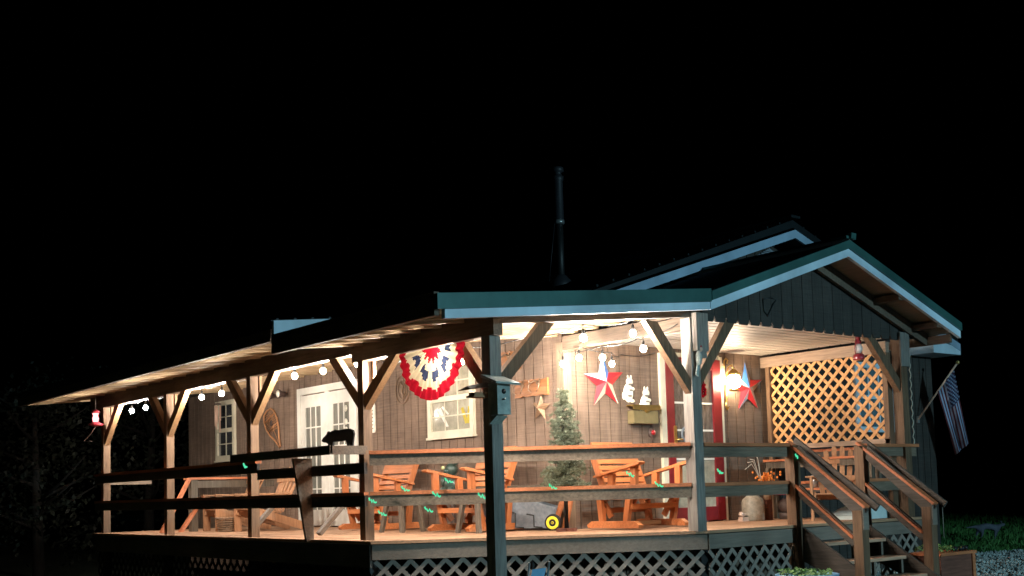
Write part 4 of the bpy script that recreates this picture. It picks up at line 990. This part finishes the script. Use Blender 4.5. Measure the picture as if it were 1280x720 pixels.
# porch side console with cup on it
t=thing('console_table','red topped console table against the lattice screen','console table',(3.85,-1.1,0))
m=MB(); m.box(3.75,4.03,-2.15,-.25,.86,.89); m.build('table_top',M['cap'],t,True)
m=MB(); m.box(3.78,4.0,-2.12,-.28,.76,.855); m.build('apron',M['grey'],t,True)
for y in (-.3,-2.1): 
    for x in (3.8,3.97): m=MB(); m.box(x-.03,x+.03,y-.03,y+.03,0,.76); m.build('leg',M['grey'],t,True)
m=MB(); m.box(3.77,4.01,-2.1,-.28,.42,.45); m.build('shelf',M['cap'],t,True)
m=MB(); m.lathe([(.035,.456),(.05,.47),(.058,.56),(.056,.565)],(3.83,-1.12,0),14); m.cur=1; m.lathe([(.056,.566),(.062,.62),(.05,.63)],(3.83,-1.12,0),14); tag(m.build('jar_candle',[M['steel'],M['ceramic']],None,loc=(3.83,-1.12,.46)),'pale jar candle on the console shelf','candle')
m=MB(); m.lathe([(.03,.456),(.05,.5),(.05,.6),(.03,.65),(.03,.68)],(3.83,-1.35,0),14); tag(m.build('brown_jug',M['rust'],None,loc=(3.83,-1.35,.46)),'little brown jug on the console shelf','jug')
# rolled white tarp lid on the deck near the newel
m=MB(); m.prism([(0,0),(.78,.0),(.84,.04),(.86,.1),(.83,.18),(.76,.2),(.35,.16),(0,.05)],.5,lambda a,b,d:(3.35+a,-2.15+d,.004+b)); tag(fixn(m.build('plastic_tub_lid',M['whiteplastic'],None,loc=(3.7,-1.9,0))),'pale rounded plastic sled lying on the deck behind the right handrail','plastic sled')
# wavy trim hanging down the right post
m=MB(); m.tube([(4.40+.035*abs(math.sin(k*PI/8)),-2.4,2.35-1.35*k/80) for k in range(81)],.009,5); tag(m.build('scalloped_cord',M['straw'],None,loc=(4.4,-2.4,1.7)),'pale wavy cord running down the right porch post','cord')

# smeared green laser spots, modelled as small glowing zigzag tubes on the rails
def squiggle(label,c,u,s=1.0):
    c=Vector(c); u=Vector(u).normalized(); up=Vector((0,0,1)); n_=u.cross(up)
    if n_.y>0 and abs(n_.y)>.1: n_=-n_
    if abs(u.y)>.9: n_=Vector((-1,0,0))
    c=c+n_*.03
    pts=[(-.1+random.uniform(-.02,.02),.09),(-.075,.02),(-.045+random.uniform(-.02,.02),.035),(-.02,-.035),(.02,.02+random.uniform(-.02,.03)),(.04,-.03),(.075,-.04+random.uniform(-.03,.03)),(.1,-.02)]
    m=MB(); m.tube([c+u*(a*s)+up*(b*s) for a,b in pts],.0105,5); o=m.build('green_laser_streak',M['greenlit'],None,loc=c); tag(o,label,'light streak','green laser streak shapes on the rails')
sq=[((-3.2,-.27,.46),ch,'green laser streak shape at the left end of the mid rail on the chamfered corner'),((-3.1,-.32,.31),ch,'green laser streak shape just below the mid rail beside the deck post'),
((-2.89,-.49,.58),ch,'green laser streak shape on the mid rail in front of the left glider'),((-2.6,-.68,.51),ch,'green laser streak shape on the mid rail between the first two gliders'),((-2.49,-.78,.66),ch,'green laser streak shape over the middle glider armrest'),
((-2.69,-.65,.34),ch,'green laser streak shape below the mid rail left of the middle glider'),((-2.18,-.98,.48),ch,'green laser streak shape on the mid rail just left of the tall corner post'),((-1.51,-1.45,.56),ch,'green laser streak shape on the mid rail below the fir tree'),
((-.48,-2.14,.55),ch,'green laser streak shape on the mid rail under the right glider'),((-.77,-1.96,.68),ch,'green laser streak shape in front of the right glider back'),((1.66,-2.47,.85),(1,0,0),'green laser streak shape on the stair post under the handrail'),
((.27,-2.4,.68),(1,0,0),'pale green laser streak shape in front of the red door frame'),((-3.76,1.75,.93),(0,-1,0),'green laser streak shape under the dark counter')]
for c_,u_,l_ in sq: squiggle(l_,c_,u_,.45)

# ------------------------------------------------------------------ foreground and yard things
t=thing('planter_box','reddish wooden planter box at the foot of the steps','planter',(3.75,-3.1,GZ))
PX,PY=2.55,-4.35
m=MB(); PX0,PX1=3.45,4.25; y0,y1=-3.3,-2.9
m.box(PX0,PX1,y0,y1,GZ,-.47); m.build('box',M['planterwood'],t,True)
m=MB(); m.box(PX0-.03,PX1+.03,y0-.03,y1+.03,-.468,-.43); m.box(PX1-.06,PX1+.01,y0-.02,y0+.05,GZ,-.47); m.build('rim',M['cap'],t,True)
m=MB(); rr=random.Random(12)
for k in range(150):
    x=rr.uniform(PX0,PX1-.3); y=rr.uniform(y0,y1); a=rr.random()*6.28; l=.05; z=-.43+rr.uniform(.0,.07)
    m.add([(x,y,z),(x+l*math.cos(a),y+l*math.sin(a),z+.02),(x+l*math.cos(a+.7),y+l*math.sin(a+.7),z+.035)],[(0,1,2)])
m.build('seedling',M['plantgreen'],t,True)
m=MB()
for k in range(6): m.ball((PX1-.3+.06*k,-3.2+rr.uniform(-.03,.05),-.4),.035,8)
m.build('dark_fruit',M['black'],t,True)
t=thing('metal_tub','pale metal tub of young green plants in front of the steps','planter tub',(1.0,-3.4,GZ))
m=MB(); m.lathe([(.26,GZ),(.33,GZ+.45),(.35,-.49),(.33,-.485),(.3,-.53)],(.48,-3.45,0),22); m.build('tub',M['bluetub'],t,True)
m=MB()
for k in range(300):
    a=rr.random()*6.28; r_=.3*rr.random()**.5; x=.48+r_*math.cos(a)-.05; y=-3.45+r_*math.sin(a); z=-.52+rr.uniform(0,.07); a=rr.random()*6.28; l=.05
    m.add([(x,y,z),(x+l*math.cos(a),y+l*math.sin(a),z+.01),(x+l*math.cos(a+.7),y+l*math.sin(a+.7),z+.03)],[(0,1,2)])
m.build('plants',M['plantgreen'],t,True)
# blue folding sling stool in front
t=thing('sling_stool','light blue sling stool whose top edge shows below the deck','stool',(-3.25,-3.2,GZ))
m=MB(); m.add([(-3.36,-3.28,-.2),(-3.14,-3.22,-.2),(-3.14,-3.1,-.5),(-3.36,-3.16,-.5),(-3.36,-3.27,-.21),(-3.14,-3.21,-.21)],[(0,1,2,3)]); m.build('sling',M['bluetub'],t,True)
for x in (-3.37,-3.13): m=MB(); m.tube([(x,-3.25,-.14),(x+.02,-3.05,GZ)],.012,6); m.tube([(x,-3.05,-.5),(x,-3.4,GZ)],.012,6); m.build('leg',M['steel'],t,True)
# lawn animal far right: leaping deer like ornament
t=thing('lawn_animal','dim grey four legged lawn animal figure in the dark yard','lawn ornament',(17.4,4,GZ))
import bmesh
me=bpy.data.meshes.new('body'); bm=bmesh.new()
J=[(0,0,.72),(.45,0,.78),(.95,0,.66),(1.2,0,.82),(1.36,0,.78),(-.3,0,.76),(-.75,0,.72),(.95,.12,.35),(1.05,.12,.02),(.8,-.12,.35),(.75,-.12,.02),(-.1,.12,.4),(-.2,.12,.0),(.1,-.12,.42),(-.0,-.12,.02)]
Ed=[(0,1),(1,2),(2,3),(3,4),(0,5),(5,6),(2,7),(7,8),(2,9),(9,10),(0,11),(11,12),(0,13),(13,14)]
rad=[.17,.18,.16,.09,.05,.07,.02,.06,.035,.06,.035,.08,.035,.08,.035]
vs=[bm.verts.new((x*1.0,y,z)) for x,y,z in J]
for a,b_ in Ed: bm.edges.new((vs[a],vs[b_]))
bm.to_mesh(me); bm.free(); ob=bpy.data.objects.new('body',me); col.objects.link(ob); ob.parent=t
sk=ob.modifiers.new('Skin','SKIN'); su=ob.modifiers.new('Sub','SUBSURF'); su.levels=2; su.render_levels=2
for i,r_ in enumerate(rad): me.skin_vertices[0].data[i].radius=(r_,r_)
me.skin_vertices[0].data[0].use_root=True; me.materials.append(M['ghost'])
m=MB(); m.ball((1.3,0,.84),.1,10,(1.3,.8,.8)); m.lathe([(.02,.9),(.035,.96),(.005,1.05)],(1.2,.06,0),6); m.lathe([(.02,.9),(.035,.96),(.005,1.05)],(1.2,-.06,0),6); m.build('head',M['ghost'],t)
m=MB(); m.tube([(.3,.4,0),(.3,.4,.85)],.01,6); tag(m.build('yard_stake',M['straw'],None),'thin pale stake behind the lawn animal','stake'); ob=bpy.data.objects['yard_stake']; ob.location=(17.1,4.6,GZ)
t.rotation_euler=(0,0,R(-38)); t.scale=(.46,.46,.46)

# trees: dark wood behind and beside the porch
def tree(label,loc,h,r,seed,grp='trees behind the cabin',clumps=44,leaf=.16,bare=False):
    rr=random.Random(seed); t=thing('tree',label,'tree',loc,0,grp)
    m=MB(); lean=rr.uniform(-.03,.03)*h; m.tube([(0,0,0),(lean*.3,0,h*.3),(lean,0,h*.7),(lean*1.2,0,h)],.02*h+.05,8,taper=[1,.8,.5,.1])
    for k in range(12):
        z=h*rr.uniform(.25,.9); a=rr.random()*6.28; l=r*rr.uniform(.5,1)*(1.1-z/h*.6); m.tube([(lean*z/h,0,z),(lean+l*.5*math.cos(a),l*.5*math.sin(a),z+l*.2),(lean+l*math.cos(a),l*math.sin(a),z+l*.5)],.03+.004*h,5,taper=[1,.6,.2])
    m.build('trunk',M['bark'],t)
    if bare: return t
    m=MB()
    for k in range(clumps):
        z=h*rr.uniform(.12,1); f_=math.sin(PI*min(1,max(.12,z/h))**.8); a=rr.random()*6.28; q=r*f_*rr.random()**.5
        c=Vector((q*math.cos(a),q*math.sin(a),z)); cr=r*rr.uniform(.18,.34)
        for n_ in range(60):
            p=c+Vector((rr.gauss(0,.5),rr.gauss(0,.5),rr.gauss(0,.4)))*cr; d=Vector((rr.uniform(-1,1),rr.uniform(-1,1),rr.uniform(-1,1))).normalized(); s=d.cross(Vector((rr.random(),rr.random(),1))).normalized(); l=leaf*rr.uniform(.5,1)
            m.add([p,p+d*l*.5+s*l*.3,p+d*l,p+d*l*.5-s*l*.3],[(0,1,2,3)])
    m.build('crown',M['leaf'],t); return t
sp=[(-5.5,13.5,3.6,2.2),(-2.5,14.5,4.2,2.4),(-8.2,15.5,3.6,2.3),(0.5,16,5,2.6),(-6,19,5,3),(-11.5,19,4,2.6),(-10,24,5,3.2)]
lb=['bushy tree beyond the far left end of the porch','broad dark tree behind the far porch post','dark bush like tree farthest left near the roof tip','tall tree rising behind the far end of the cabin','tall dark tree in the second row on the left','low dark tree at the left edge of the yard','far dark tree behind the left ones']
for i,(x,y,h,r_) in enumerate(sp): tree(lb[i],(x,y,GZ),h,r_,20+i)

# ------------------------------------------------------------------ lights
w=bpy.data.worlds.new('World'); sc.world=w; w.use_nodes=True; nt=w.node_tree
bg=nt.nodes['Background']; sky=nt.nodes.new('ShaderNodeTexSky'); sky.sky_type='NISHITA'; sky.sun_disc=False; sky.sun_elevation=R(-8); sky.sun_rotation=R(200)
nt.links.new(sky.outputs[0],bg.inputs[0]); bg.inputs[1].default_value=.0015
ld=bpy.data.lights.new('yard_lamp','SPOT'); ld.energy=14000; ld.color=(.45,.84,1.0); ld.shadow_soft_size=.12; ld.spot_size=R(64); ld.spot_blend=.5
lo=bpy.data.objects.new('yard_lamp',ld); col.objects.link(lo); lo.location=(3.0,-30,4.4)
lo.rotation_euler=(Vector((5.5,-1,.8))-lo.location).to_track_quat('-Z','Y').to_euler()

# ------------------------------------------------------------------ camera
cd=bpy.data.cameras.new('camera'); cam=bpy.data.objects.new('camera',cd); col.objects.link(cam); sc.camera=cam
v1=(-520-640,648-507); v2=(2440-640,563-507); f=math.sqrt(-(v1[0]*v2[0]+v1[1]*v2[1]))
dY=Vector((v1[0],-v1[1],-f)).normalized(); dX=Vector((v2[0],-v2[1],-f)).normalized(); dZ=dX.cross(dY).normalized(); dY=dZ.cross(dX)
cam.matrix_world=Matrix.Translation((-10.2,-11.55,.52))@Matrix((dX,dY,dZ)).to_4x4()
cd.sensor_width=36; cd.lens=36*f/1280; cd.shift_y=(507-360)/1280; cd.clip_start=.1; cd.clip_end=500
sc.view_settings.view_transform='Standard'; sc.view_settings.look='None'; sc.view_settings.exposure=0
sc.render.film_transparent=False
sc.cycles.use_denoising=True; sc.cycles.max_bounces=6; sc.cycles.sample_clamp_indirect=4
